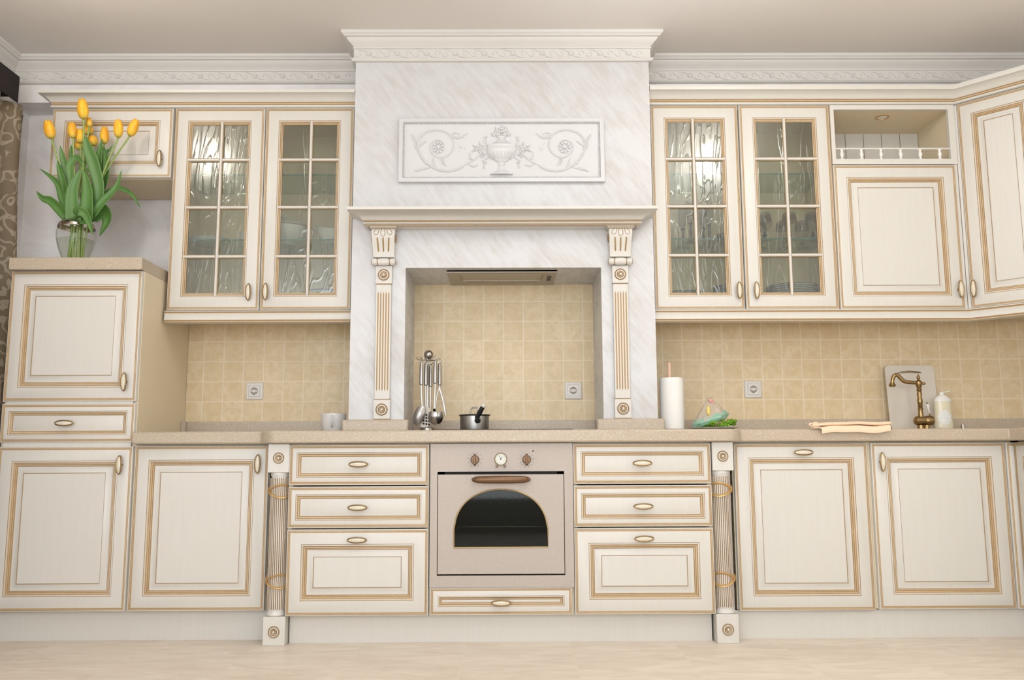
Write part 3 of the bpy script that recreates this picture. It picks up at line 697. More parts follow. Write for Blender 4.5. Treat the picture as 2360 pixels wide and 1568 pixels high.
    for a_, b_ in ((-.0295, -.0255), (.0255, .0295)): r_.lathe([(.0142, xc + a_), (.0142, xc + b_)], (0, yc_, zc_), 'X', 20, 1)
    for sx in (-1, 1): r_.lathe([(.0120, xc + sx * .0535), (.0110, xc + sx * .0560), (.0060, xc + sx * .0570), (.0040, xc + sx * .0560), (.0001, xc + sx * .0585)], (0, yc_, zc_), 'X', 18, [1, 0, 1, 1], False)
    obj('scroll_roll', r_, IG, cb)
pilaster('ivory pilaster with gold flutes and a scrolled corbel, left of the cooking niche', -.5475, 0)
pilaster('ivory pilaster with gold flutes and a scrolled corbel, right of the cooking niche', .5400, 0)

# stucco relief panel
rl = thing('relief_panel', 'pearl white stucco relief panel with an urn and scrolls above the mantel', 'relief', (-.005, -.41, 2.037))
X0, X1, Z0, Z1 = -.4875, .4780, 2.0370, 2.3480
obj('frame', MB().panel(X0, X1, Z0, Z1, -.4215, [(0, .0203, 0), (0, .0015, 0), (.0015, 0, 0), (.0185, 0, 0), (.0200, .0020, 0), (.0205, .0085, 0), (.027, .0100, 0)]), ['relief'], rl)
bd = MB(); nb = 0
def beads(ax, bx, z, horiz):
    n = int(abs(bx - ax) / .0082)
    for i in range(n + 1):
        p = ax + (bx - ax) * i / n
        bd.ball((p, -.4165, z) if horiz else (z, -.4165, p), .0037, 0, 8)
ins = .0235
beads(X0 + ins, X1 - ins, Z0 + ins, True); beads(X0 + ins, X1 - ins, Z1 - ins, True); beads(Z0 + ins + .008, Z1 - ins - .008, X0 + ins, False); beads(Z0 + ins + .008, Z1 - ins - .008, X1 - ins, False)
obj('beading', bd, ['relief'], rl, ang=180)
YR = -.4120; SCX = .8980 / 2090.0
def RP(zx, zy, d=0.0): return (-.005 + (zx - 1190) * SCX, YR - d, Z1 - .012 - (zy - 55) * .2980 / 668 + .004)
urn = MB()
def uz(y): return RP(0, y)[2]
prof = [(125, 652), (125, 640), (95, 632), (60, 612), (32, 580), (25, 552), (42, 545), (42, 532), (30, 525), (60, 510), (100, 480), (135, 445), (158, 410), (164, 390), (170, 384), (170, 372), (158, 366), (155, 345), (162, 338), (160, 326), (120, 318), (80, 300), (50, 275), (35, 250), (55, 240), (55, 232), (1, 228)]
urn.lathe([(r * SCX, uz(y)) for r, y in prof], (-.005, YR, 0), 'Z', 32, 0, False, 1.0, 0.32, -pi, 0)
for k in range(11):      # gadroons on the bowl
    a = -pi + pi * (k + .5) / 11
    urn.tube([(-.005 + r * SCX * cos(a), YR + r * SCX * sin(a) * .34, uz(y)) for r, y in ((105, 480), (140, 445), (157, 412))], [.003, .0045, .003], 6)
obj('urn', urn, ['relief'], rl)
fl = MB()
def blossom(mb, x, y, r, d=.003):
    c = RP(x, y, d); ph = random.uniform(0, 6)
    for j in range(5):
        a = ph + j * 2 * pi / 5; mb.ball((c[0] + r * .62 * cos(a), c[1], c[2] + r * .62 * sin(a)), r * .55, 0, 8, 1, .55, .85)
    mb.ball((c[0], c[1] - r * .35, c[2]), r * .38, 0, 8)
def sprig(mb, x, y, a, L, w):
    mb.tube([RP(x + L * t_ * cos(a), y - L * t_ * sin(a), .002) for t_ in (0, .35, .7, 1)], [w * .4, w, w * .8, w * .1], 6, 0, True, .6)
for k in range(9):
    a = pi * (k + .5) / 9; sprig(fl, 1190 + 40 * cos(a), 215 - 30 * sin(a), a + random.uniform(-.4, .4), random.uniform(55, 85), .0055)
for x, y, r in ((1190, 165, .0150), (1140, 190, .0120), (1240, 190, .0125), (1160, 225, .0110), (1215, 225, .0120), (1105, 222, .0085), (1272, 215, .0090), (1200, 135, .0090)): blossom(fl, x, y, r)
obj('flowers', fl, ['relief'], rl, ang=180)
for sgn in (1, -1):
    fl = MB()
    for dx, y, r in ((205, 350, .0110), (245, 360, .0125), (225, 395, .0105), (275, 375, .0090), (195, 430, .0075), (215, 455, .0065), (180, 520, .0070), (200, 500, .0050)): blossom(fl, 1190 + sgn * dx, y, r)
    for dx, y, a in ((230, 330, 1.2), (280, 350, .5), (290, 390, -.3), (200, 410, -2.2), (190, 545, -1.6), (175, 490, 2.4)): sprig(fl, 1190 + sgn * dx, y, a if sgn > 0 else pi - a, 45, .0042)
    obj('garland', fl, ['relief'], rl, ang=180)
def mir(pts, sgn): return [RP(1190 + sgn * (x - 1190), y, .001) for x, y in pts]
for sgn in (1, -1):
    sc = MB()
    main = crom([(1610, 560, 0), (1680, 595, 0), (1770, 612, 0), (1870, 600, 0), (1960, 555, 0), (2040, 490, 0), (2090, 400, 0), (2105, 310, 0), (2065, 225, 0), (1985, 178, 0), (1880, 165, 0), (1785, 195, 0), (1725, 260, 0), (1708, 335, 0), (1735, 405, 0), (1800, 455, 0), (1880, 462, 0), (1945, 425, 0), (1972, 360, 0), (1950, 300, 0), (1895, 275, 0), (1840, 290, 0), (1815, 335, 0)], 3)
    N = len(main); sc.tube(mir([(p.x, p.y) for p in main], sgn), [.0062 - .0035 * i / N for i in range(N)], 6)
    for path, w in (([(1355, 250), (1360, 330), (1400, 400), (1480, 485), (1560, 530), (1620, 565)], .0042), ([(1480, 490), (1530, 470), (1540, 405)], .005), ([(1560, 535), (1500, 560), (1440, 545)], .005),
                    ([(1785, 195), (1740, 225), (1690, 245), (1630, 245), (1560, 195)], .0065), ([(1735, 205), (1690, 195), (1640, 215)], .004), ([(2105, 310), (2140, 260), (2175, 205)], .006), ([(2090, 350), (2050, 310), (2010, 285)], .005), ([(2085, 400), (2130, 340), (2130, 280)], .005),
                    ([(1960, 575), (2040, 585), (2100, 600), (2145, 618)], .0065), ([(1880, 600), (1920, 540), (1940, 470)], .006), ([(2040, 480), (2060, 470), (2085, 430)], .005), ([(1830, 460), (1820, 520), (1790, 560)], .005), ([(1835, 470), (1850, 490), (1835, 545)], .004), ([(1400, 245), (1345, 240), (1385, 285), (1360, 320)], .003), ([(1985, 180), (2030, 200), (2050, 235)], .004)):
        pts = crom([(x, y, 0) for x, y in path], 4); n = len(pts)
        sc.tube(mir([(p.x, p.y) for p in pts], sgn), [max(.0008, w * sin(pi * (i + .6) / (n + .4))) for i in range(n)], 6)
    for k in range(9):
        a = 2 * pi * k / 9; sc.ball(RP(1190 + sgn * (690 + 52 * cos(a)), 355 - 52 * sin(a), .003), .0075, 0, 6, 1, .6, 1)
    sc.ball(RP(1190 + sgn * 690, 355, .005), .0095, 0, 8, 1, .6, 1); sc.ball(RP(1190 + sgn * 820, 520, .003), .008, 0, 8, 1, .6, 1)
    for k in range(7): sc.ball(RP(1190 + sgn * random.uniform(400, 470), random.uniform(300, 400), .001), .003, 0, 5, 1, .6, 1)
    obj('acanthus_scroll', sc, ['relief'], rl)

# ---------------------------------------------------------------- oven
ov = thing('oven', 'built-in beige speckled oven with an arched window between the drawers', 'oven', (-.007, -.4, .2292))
OX0, OX1, OZ0, OZ1 = -.3065, .2915, .2293, .8185
DX0, DX1, DZ0, DZ1 = -.2765, .2550, .2765, .7020
fm = MB(); yo = YM - .004
for b in ((OX0, OX1, DZ1, OZ1), (OX0, OX1, OZ0, DZ0), (OX0, DX0, DZ0, DZ1), (DX1, OX1, DZ0, DZ1)): fm.box(b[0], b[1], yo, YM + .018, b[2], b[3])
obj('fascia', fm, ['enamel'], ov)
cv = MB().box(DX0 - .01, DX1 + .01, -.17, -.16, DZ0, DZ1).box(DX0 - .01, DX0, YM + .019, -.16, DZ0, DZ1).box(DX1, DX1 + .01, YM + .019, -.16, DZ0, DZ1).box(DX0, DX1, YM + .019, -.16, DZ1, DZ1 + .01).box(DX0, DX1, YM + .019, -.16, DZ0 - .01, DZ0)
obj('cavity', cv, ['cavity'], ov)
# arched window outline
def arch(inset, n=28):
    x0, x1, zb = -.2065 + inset, .1845 - inset, .3905 + inset; cx = (x0 + x1) / 2; pts = [(x0, zb), (x1, zb)]
    zs, zt = .4650, .6280 - inset
    for k in range(n + 1):
        a = pi * k / n; e = .92
        px_ = (x1 - x0) / 2 * (abs(cos(a)) ** e) * (1 if cos(a) >= 0 else -1)
        pts.append((cx + px_ * (.985 if 0 < k < n else 1), zs + (zt - zs) * (sin(a) ** .95)))
    return pts
yd = YM - .006
dm = MB(); A = arch(0); n = len(A)
# door skin: outer rectangle joined to the arch by a ray grid
dx0, dx1, dz0, dz1 = DX0 + .0025, DX1 - .0025, DZ0 + .0060, .6900
cxx, czz = -.011, .49
def onrect(px_, pz_):
    dx, dz = px_ - cxx, pz_ - czz; ts = []
    if dx > 1e-9: ts.append((dx1 - cxx) / dx)
    if dx < -1e-9: ts.append((dx0 - cxx) / dx)
    if dz > 1e-9: ts.append((dz1 - czz) / dz)
    if dz < -1e-9: ts.append((dz0 - czz) / dz)
    t = min(ts); return (cxx + dx * t, czz + dz * t)
pts = list(A)
for cr in ((dx0, dz0), (dx1, dz0), (dx1, dz1), (dx0, dz1)):                    # rays through the rectangle's corners too
    a = math.atan2(cr[1] - czz, cr[0] - cxx); best = None
    for i in range(len(A)):
        p, q = A[i], A[(i + 1) % len(A)]
        d = (q[0] - p[0], q[1] - p[1]); r = (cos(a), sin(a)); den = r[0] * d[1] - r[1] * d[0]
        if abs(den) < 1e-12: continue
        t = ((p[0] - cxx) * d[1] - (p[1] - czz) * d[0]) / den; w = ((p[0] - cxx) * r[1] - (p[1] - czz) * r[0]) / den
        if t > 0 and 0 <= w <= 1: best = (cxx + r[0] * t, czz + r[1] * t)
    if best: pts.append(best)
pts.sort(key=lambda p: math.atan2(p[1] - czz, p[0] - cxx))
O = [onrect(*p) for p in pts]
dm.rings([[(x, yd + .022, z) for x, z in O], [(x, yd + .002, z) for x, z in O], [(x + (cxx - x) * .004, yd, z + (czz - z) * .004) for x, z in O], [(x, yd, z) for x, z in pts], [(x, yd + .022, z) for x, z in pts]], 0)
dr = obj('door', dm, ['enamel'], ov, ang=30)
obj('window_trim', MB().tube([(x, yd - .001, z) for x, z in A] + [(A[0][0], yd - .001, A[0][1])], .0032, 8), ['trimgold'], dr)
M_ = MB(); A2 = arch(.001); M_.prism(A2, yd + .004, yd + .008, 'XZ'); obj('window_glass', M_, ['ovenpane'], dr)
hp = crom([(-.124, yd - .030, .6690), (-.10, yd - .038, .6692), (-.01, yd - .044, .6695), (.08, yd - .038, .6692), (.105, yd - .030, .6690)], 6)
hm = MB().tube(hp, [.0078 + .0088 * max(0, sin(pi * (i + 1.2) / (len(hp) + 1.4))) for i in range(len(hp))], 14, 0, True, .75)
hm.ball((-.124, yd - .030, .669), .0085, 0, 12).ball((.105, yd - .030, .669), .0085, 0, 12)
for x in (-.116, .097): hm.lathe([(.0070, yd), (.0055, yd - .012), (.0060, yd - .030)], (x, 0, .6690), 'Y', 12, 0)
obj('door_handle', hm, ['oven_bronze'], dr)
for x in (-.1196, .0980):
    kb = MB().lathe([(.0185, yo - .0002), (.0185, yo - .003), (.0170, yo - .012), (.0150, yo - .016), (.0001, yo - .0165)], (x, 0, .7515), 'Y', 26, 0, False)
    kb.add([(x - .0048, yo - .014, .7515 + .021), (x + .0048, yo - .014, .7515 + .021), (x, yo - .014, .7515 + .0245), (x - .0058, yo - .014, .7515 - .021), (x + .0058, yo - .014, .7515 - .021), (x, yo - .014, .7515 - .0265),
            (x - .0028, yo - .026, .7515 + .018), (x + .0028, yo - .026, .7515 + .018), (x - .0028, yo - .026, .7515 - .018), (x + .0028, yo - .026, .7515 - .018)],
           [(0, 3, 8, 6), (1, 7, 9, 4), (6, 8, 9, 7), (0, 6, 7, 1, 2), (3, 5, 4, 9, 8)], 0)
    obj('knob', kb, ['oven_bronze'], ov)
    dmk = MB()
    for k in range(10):
        a = radians(-60 + k * 33) if x < 0 else radians(-210 + k * 27)
        r0 = .026; dmk.tube([(x + r0 * cos(a), yo - .0004, .7515 + r0 * sin(a)), (x + (r0 + .006) * cos(a), yo - .0004, .7515 + (r0 + .006) * sin(a))], .0006, 4)
    obj('dial_marks', dmk, ['darkmark'], ov)
ck = obj('clock', MB().lathe([(.0268, yo - .0002), (.0268, yo - .005), (.0250, yo - .0075), (.0235, yo - .005), (.0230, yo - .003), (.0001, yo - .003)], (-.0105, 0, .7535), 'Y', 36, [1, 1, 1, 1, 0], False), ['clockface', 'trimgold'], ov)
hd = MB()
for ang, L in ((118, .016), (55, .012)): hd.tube([(-.0105, yo - .0042, .7535), (-.0105 + L * cos(radians(ang)), yo - .0042, .7535 + L * sin(radians(ang)))], .0007, 5)
hd.lathe([(.0028, yo - .003), (.0022, yo - .006), (.0001, yo - .0065)], (-.0105, 0, .7535), 'Y', 12, 0, False)
for k in range(12): hd.tube([(-.0105 + r * cos(pi * k / 6), yo - .0034, .7535 + r * sin(pi * k / 6)) for r in (.0175, .0200)], .0006, 4)
obj('clock_hands', hd, ['darkmark'], ck)
for x in (-.0270, .0065): obj('clock_button', MB().lathe([(.0048, yo - .0002), (.0052, yo - .008), (.0040, yo - .011), (.0001, yo - .0112)], (x, 0, .7235), 'Y', 14, 0, False), ['oven_bronze'], ov)
rk = MB()
for y in (-.60, -.22): rk.tube([(DX0 + .004, y, .4700), (DX1 - .004, y, .4700)], .0022, 6)
for k in range(26): rk.tube([(DX0 + .01 + k * .0204, -.60, .4715), (DX0 + .01 + k * .0204, -.22, .4715)], .0014, 5)
obj('wire_rack', rk, ['chrome'], ov)
obj('indicator', MB().lathe([(.0036, yo - .0002), (.0030, yo - .002), (.0001, yo - .0024)], (.1255, 0, .7865), 'Y', 12, 0, False), ['darkmark'], ov)
obj('door_gap_shade', MB().box(DX0 + .03, DX1 - .03, YM + .0050, YM + .0060, .6905, .7010), ['gap'], ov)  # near-black sheet: the shade inside the slot above the door, put in as colour

# ---------------------------------------------------------------- hood, hob, sockets
hd = thing('extractor_hood', 'slim steel extractor hood set in the top of the cooking niche', 'hood', (-.005, -.18, 1.6315))
zh = 1.6312
h = MB()
for b in ((-.2645, .2540, -.3450, -.2800), (-.2645, .2540, -.1260, -.0240), (-.2645, -.2050, -.2800, -.1260), (.1890, .2540, -.2800, -.1260)): h.box(b[0], b[1], b[2], b[3], zh - .006, zh)
h.box(-.2645, .2540, -.3450, -.3400, zh - .010, zh)
obj('frame', h, ['satin'], hd)
f = MB().box(-.2030, .1870, -.2790, -.1270, zh - .0035, zh - .001)
f.moulding([(-.2035, -.1265), (-.2035, -.2795), (.1875, -.2795), (.1875, -.1265), (-.2035, -.1265)], [(-.006, zh - .008, 0), (-.0005, zh - .008, 0), (-.0005, zh - .001, 0), (-.006, zh - .001, 0)], caps=False)
obj('filter_panel', f, ['hoodmesh'], hd)
for x0, x1 in ((-.185, -.050), (.035, .165)): obj('lamp_cover', MB().box(x0, x1, -.0950, -.0600, zh - .0078, zh - .0062), ['hoodmesh'], hd, bevel=.001)
obj('switch', MB().box(.2130, .2330, -.2350, -.1350, zh - .0090, zh - .0062).box(.2160, .2300, -.180, -.145, zh - .011, zh - .009), ['black'], hd)
tag(obj('hob', MB().box(-.292, .300, -.585, -.075, .8757, .8815), ['black'], bevel=.002), 'thin black glass hob on the worktop in the niche', 'hob')
def socket(lab, x, z):
    c = thing('wall_socket', lab, 'socket', (x, -.006, z), 'wall sockets on the tiles'); y = -.0002
    obj('plate', MB().panel(x - .0420, x + .0420, z - .0420, z + .0420, y - .0100, [(0, .0098, 0), (0, .005, 0), (.004, .001, 0), (.008, 0, 0), (.0125, .0012, 0), (.0135, .0030, 0)]), ['white'], c)
    obj('insert', MB().panel(x - .0275, x + .0275, z - .0270, z + .0270, y - .0112, [(0, .004, 0), (0, .001, 0), (.001, 0, 0)]).lathe([(.0195, y - .0113), (.0205, y - .0128), (.0188, y - .0128), (.0180, y - .0113)], (x, 0, z), 'Y', 26, 0, False), ['white'], c)
    obj('recess', MB().lathe([(.0178, y - .0114), (.0001, y - .0116)], (x, 0, z), 'Y', 26, 0, False), ['recess'], c)
    obj('contact_bar', MB().lathe([(.0165, y - .0117), (.0150, y - .0142), (.0001, y - .0146)], (x, 0, z), 'Y', 24, 0, False, 1.0, .46).ball((x, y - .0114, z - .0165), .0022, 1, 8).ball((x, y - .0114, z + .0160), .0022, 1, 8).ball((x - .0075, y - .0145, z), .0016, 1, 8).ball((x + .0075, y - .0145, z), .0016, 1, 8), ['white', 'gap'], c)
socket('white wall socket on the tiles left of the chimney', -1.2415, 1.0940)
socket('white wall socket inside the cooking niche, right of the saucepan', .3480, 1.0905)
socket('white wall socket on the tiles between the paper roll and the tap', 1.2485, 1.0935)

# ---------------------------------------------------------------- utensils
YU2 = -.30
def UX(zx): return -.4658 + .0002823 * zx
def UZ(zy): return 1.2954 - .00028427 * zy
us = thing('utensil_stand', 'chrome utensil stand with a ball finial at the left of the niche', 'stand', (UX(385), YU2 + .045, .8757))
px0, py0 = UX(385), YU2 + .045
obj('base', MB().lathe([(.0360, .8757), (.0365, .880), (.0365, .897), (.0340, .900), (.010, .902)], (px0 + .002, py0, 0), 'Z', 30), ['steel'], us)
obj('pole', MB().lathe([(.0055, .892), (.0055, 1.222)], (px0, py0, 0), 'Z', 12), ['chrome'], us)
obj('finial', MB().ball((UX(400), py0 - .004, UZ(185)), .0228, 0, 22), ['ball'], us)
for a in (-165, -120, -75, -20, 30, 120):
    d = (cos(radians(a)), sin(radians(a)))
    obj('hook', MB().tube(crom([(px0, py0, UZ(262)), (px0 + d[0] * .025, py0 + d[1] * .025, UZ(275)), (px0 + d[0] * .045, py0 + d[1] * .045, UZ(268)), (px0 + d[0] * .056, py0 + d[1] * .056, UZ(235))], 4), .0019, 6), ['chrome'], us)
def utensil(name, lab, x0, y, ztop, zbot, x1, zend, head, mat='steel'):
    t = thing(name, lab, 'utensil', (x0, y, ztop), 'utensils on the stand')
    obj('grip', MB().lathe([(.004, zbot), (.0088, zbot + .003), (.0094, zbot + .012), (.0090, (zbot + ztop) / 2), (.0086, ztop - .010), (.0055, ztop - .001), (.002, ztop)], (x0, y, 0), 'Z', 16), ['steel'], t)
    lp = [(x0 + .0085 * sin(2 * pi * k / 14), y, ztop + .010 - .0100 * cos(2 * pi * k / 14)) for k in range(15)]
    obj('hanging_loop', MB().tube(lp, .0019, 6), ['chrome'], t)
    obj('shank', MB().tube(crom([(x0, y, zbot + .002), (x0 + (x1 - x0) * .25, y, zbot * .55 + zend * .45), (x1, y, zend)], 6), .0036, 8, 0, True, .6), ['steel'], t)
    obj('head', head, [mat], t)
def spoon_head(cx, cy, cz, rx, rz, tilt, depth):
    m = MB(); rs = []
    for s_ in (1.0, .8, .55, .25, .02):
        rs.append([(cx + rx * s_ * cos(a) * cos(tilt) - rz * s_ * sin(a) * sin(tilt), cy - depth * (1 - s_ * s_), cz + rx * s_ * cos(a) * sin(tilt) + rz * s_ * sin(a) * cos(tilt)) for a in [2 * pi * k / 24 for k in range(24)]])
    m.rings(rs, 0); rs2 = [[(x, y + .0016, z) for x, y, z in r] for r in rs]; m.rings(rs2, 0); m.rings([rs[0], rs2[0]], 0); return m
utensil('serving_spoon', 'large steel spoon hanging at the left of the utensil stand', UX(300), YU2 - .012, UZ(330), UZ(705), UX(318), UZ(1050), spoon_head(UX(268), YU2 - .012, UZ(1195), .0255, .0480, radians(-18), .010))
sl = MB(); pl = [(-.010, .052), (.008, .050), (.018, .035), (.020, -.030), (.004, -.046), (-.016, -.048), (-.030, -.040), (-.024, -.010), (-.016, .030)]
sl.prism([(UX(385) + x, UZ(1225) + z) for x, z in pl], YU2 + .010, YU2 + .0118, 'XZ', 0)
for i in range(4):
    for j in range(3): sl.lathe([(.0048, YU2 + .0098), (.0001, YU2 + .0097)], (UX(372) - .010 + j * .0125, 0, UZ(1180) - i * .014 - j * .002), 'Y', 12, 1, False)
t_ = sl
utensil('slotted_turner', 'slotted steel turner hanging behind the large spoon', UX(368), YU2 + .010, UZ(330), UZ(705), UX(372), UZ(1060), sl, 'satin')
bpy.data.objects['head.001'].data.materials.append(M['gap'])
utensil('cooking_fork', 'thin steel utensil hanging behind the slotted turner', UX(432), YU2 + .055, UZ(345), UZ(715), UX(428), UZ(1150), MB().box(UX(418), UX(438), YU2 + .054, YU2 + .0565, UZ(1330), UZ(1140)))
ld = MB(); R = .0365; pr = [(R * .93, .006), (R, -.008), (R * .97, -.022), (R * .84, -.036), (R * .6, -.046), (R * .3, -.0515), (.0005, -.053)]
ld.lathe([(r, UZ(1165) + z) for r, z in pr], (UX(545), YU2 - .022, 0), 'Z', 28, 0, False).lathe([(r * .96, UZ(1165) + z * .95) for r, z in pr], (UX(545), YU2 - .022, 0), 'Z', 28, 0, False).lathe([(R * .89, UZ(1165) + .0057), (R * .93, UZ(1165) + .006)], (UX(545), YU2 - .022, 0), 'Z', 28, 0, False)
ld.tube([(UX(515), YU2 - .012, UZ(1080)), (UX(515), YU2 + .010, UZ(1130)), (UX(520), YU2 + .013, UZ(1190))], [.004, .007, .010], 8, 0, True, .3)
utensil('soup_ladle', 'steel soup ladle hanging at the right of the utensil stand', UX(528), YU2 - .012, UZ(305), UZ(680), UX(515), UZ(1090), ld, 'chrome')
utensil('pastry_server', 'steel utensil with a bent shank hanging behind the ladle', UX(590), YU2 + .025, UZ(330), UZ(700), UX(596), UZ(760), MB().tube(crom([(UX(585), YU2 + .025, UZ(735)), (UX(625), YU2 + .025, UZ(860)), (UX(665), YU2 + .025, UZ(1020)), (UX(690), YU2 + .025, UZ(1190))], 5), .0042, 8, 0, True, .5).tube([(UX(585), YU2 + .025, UZ(735)), (UX(545), YU2 + .025, UZ(870)), (UX(520), YU2 + .025, UZ(1100))], .003, 8, 0, True, .5))

pn = thing('saucepan', 'small steel saucepan with a black handle on the hob', 'saucepan', (-.1340, -.30, .8816))
px_, py_ = -.1340, -.30
obj('bowl', MB().lathe([(.0001, .8818), (.060, .8818), (.0650, .885), (.0665, .892), (.0680, .950), (.0735, .9555), (.0740, .9570), (.0690, .9560), (.0660, .950), (.0640, .890), (.0001, .888)], (px_, py_, 0), 'Z', 40, 0, False), ['steel'], pn)
hx, hy = px_ + .0165, py_ - .066
obj('bracket', MB().tube([(hx, hy - .001, .928), (hx + .001, hy - .012, .934), (hx - .002, hy - .020, .942)], [.0150, .0125, .0110], 14), ['steel'], pn)
obj('grip', MB().tube([(hx - .003, hy - .017, .940), (hx + .012, hy - .030, .966), (hx + .026, hy - .040, .990)], [.0100, .0115, .0100], 14), ['black'], pn)
obj('grip_tip', MB().tube([(hx + .0255, hy - .0395, .989), (hx + .030, hy - .043, .997), (hx + .032, hy - .0445, 1.000)], [.0102, .0100, .006], 14), ['white'], pn)
obj('loop_handle', MB().tube(crom([(px_ - .028, py_ + .062, .948), (px_ - .020, py_ + .075, .985), (px_ - .004, py_ + .078, .995), (px_ + .012, py_ + .075, .990), (px_ + .018, py_ + .066, .950)], 5), .0040, 8), ['steel'], pn)

# ---------------------------------------------------------------- worktop objects
mg = thing('mug', 'pale grey mug on the worktop left of the chimney pedestal', 'mug', (-.787, -.30, .8757))
obj('cup', MB().lathe([(.0001, .8765), (.040, .8762), (.046, .880), (.054, .905), (.0575, .935), (.0580, .9640), (.0550, .9640), (.0540, .935), (.050, .905), (.042, .884), (.0001, .882)], (-.787, -.30, 0), 'Z', 36, 0, False), ['mug'], mg)
obj('handle', MB().tube(crom([(-.783, -.354, .953), (-.779, -.378, .952), (-.777, -.386, .935), (-.779, -.376, .912), (-.784, -.352, .904)], 5), .0058, 10, 0, True, .8), ['mug'], mg)
pr_ = thing('paper_towel_holder', 'wooden stick holder carrying the paper roll beside the chimney', 'holder', (.783, -.30, .8757))
obj('base', MB().lathe([(.062, .8757), (.063, .882), (.060, .886), (.0001, .887)], (.783, -.30, 0), 'Z', 30), ['wood'], pr_)
obj('stick', MB().lathe([(.0085, .886), (.0085, 1.190), (.0088, 1.1925), (.0070, 1.1975), (.0001, 1.1990)], (.776, -.30, 0), 'Z', 16), ['wood'], pr_)
tw = MB(); pts = []
for k in range(45):
    a = -2.2 + 2 * pi * k / 44; r = .0550 + .0012 * k / 44; pts.append((.783 + r * cos(a), -.30 + r * sin(a)))
tw.rings([[(x, y, .8875) for x, y in pts], [(x, y, 1.122) for x, y in pts]], 0, closed=False)
tw.lathe([(.0205, .8875), (.0548, .8875), (.0548, 1.1235), (.0205, 1.1235), (.0205, .8875)], (.783, -.30, 0), 'Z', 40, 0, False)
tag(obj('paper_towel_roll', tw, ['paper']), 'white paper towel roll on the wooden stick, right of the chimney', 'paper roll')
tag(obj('plate', MB().lathe([(.0001, .8762), (.060, .8760), (.066, .8790), (.112, .8900), (.1130, .8915), (.108, .8905), (.064, .8815), (.0001, .8800)], (.958, -.36, 0), 'Z', 44, 0, False), ['mug']), 'pale flat plate under the wrapped salad on the worktop', 'plate')
bg = thing('salad_bag', 'crumpled transparent bag of salad with a teal edge on the plate', 'bag', (.955, -.36, .8870))
def crumple(rings_n, prof, cx, cy, tilt, seed, jag):
    rnd = random.Random(seed); rs = []
    for r, z in prof:
        ring = []
        for k in range(rings_n):
            a = 2 * pi * k / rings_n; q = r * (1 + jag * (rnd.random() - .5)); ring.append((cx + q * cos(a), cy + q * sin(a) * .75, z + tilt * q * cos(a) + jag * .012 * (rnd.random() - .5)))
        rs.append(ring)
    return rs
fm_ = MB(); fm_.rings(crumple(30, [(.080, .930), (.072, .945), (.060, .957), (.052, .968), (.044, .980), (.034, .992), (.026, 1.002), (.018, 1.010), (.010, 1.022), (.015, 1.030)], .945, -.36, .30, 3, .26), 0, cap1=True); obj('film', fm_, ['film'], bg, ang=5)
fm_ = MB(); fm_.rings(crumple(22, [(.074, .912), (.086, .925), (.084, .934), (.070, .948)], .945, -.36, .30, 5, .10), 0); obj('teal_edge', fm_, ['teal'], bg, ang=5)
fm_ = MB(); fm_.rings(crumple(8, [(.004, .945), (.009, .955), (.008, .975), (.003, .990)], .928, -.408, 0, 8, .2), 0, cap0=True, cap1=True); obj('yellow_strip', fm_, ['yellow'], bg, ang=180)
fm_ = MB(); fm_.ball((.948, -.372, 1.012), .013, 0, 8, 1, .8, 1).ball((.958, -.368, 1.004), .012, 0, 8).ball((1.012, -.375, .918), .022, 0, 10, 1.1, .8, .7).ball((.975, -.38, .908), .020, 0, 10, 1.4, .8, .6); obj('pink_packet', fm_, ['pink'], bg, ang=180)
lt = MB(); rnd = random.Random(4)
for k in range(64):
    a = rnd.uniform(0, 2 * pi); r = rnd.uniform(.01, .085); cx, cy = .968 + r * cos(a), -.365 + r * sin(a) * .75; cz = .8935 + rnd.uniform(0, .020) + max(0, cos(a)) * .012
    s1 = rnd.uniform(.012, .022); ph = rnd.uniform(0, 6.28); ring = [(cx + s1 * cos(ph + q) * (1 + .3 * sin(5 * q)), cy + s1 * sin(ph + q) * .8, max(.8895, cz + .008 * sin(3 * q + ph))) for q in [2 * pi * j / 14 for j in range(14)]]
    lt.add(ring + [(cx, cy, max(.8895, cz - .003))], [(j, (j + 1) % 14, 14) for j in range(14)], 0)
obj('lettuce', lt, ['lettuce'], bg, solid=.001)

# folded peach cloth lying over the worktop edge
def cloth(x0, x1, prof, seed, amp=.0035, skew=0.0, n=26):
    m = MB(); rnd = random.Random(seed); ph = [rnd.uniform(0, 6) for _ in range(4)]; rs = []
    for i in range(n + 1):
        u = i / n; x = x0 + (x1 - x0) * u
        w = amp * (sin(7 * u + ph[0]) + .5 * sin(15 * u + ph[1])); end = 1.0
        rs.append([(x + skew * (z - .88) + (1 - u) * max(0, y + .628) * .55, y + .4 * w, z + w * (.3 if y > -.60 else 1) + .006 * (u - .5) * (1 if y < -.6 else 0)) for y, z in prof])
    m.rings(rs, 0, closed=True, cap0=True, cap1=True); return m
tb = thing('folded_towel', 'folded peach cloth lying over the worktop edge left of the tap', 'towel', (1.49, -.55, .8757))
obj('lower_fold', cloth(1.355, 1.650, [(-.42, .8790), (-.50, .8785), (-.585, .8790), (-.6160, .8800), (-.6240, .8740), (-.6235, .8640), (-.6260, .8585), (-.6345, .8600), (-.6375, .8720), (-.6330, .8850), (-.6180, .8905), (-.585, .8920), (-.50, .8910), (-.42, .8870)], 2), ['peach'], tb, ang=60)
obj('upper_fold', cloth(1.318, 1.655, [(-.43, .8915), (-.50, .8935), (-.585, .8945), (-.6150, .8940), (-.6280, .8905), (-.6330, .8945), (-.6280, .9010), (-.6100, .9050), (-.55, .9060), (-.43, .8990)], 6, .0022), ['peach'], tb, ang=60)
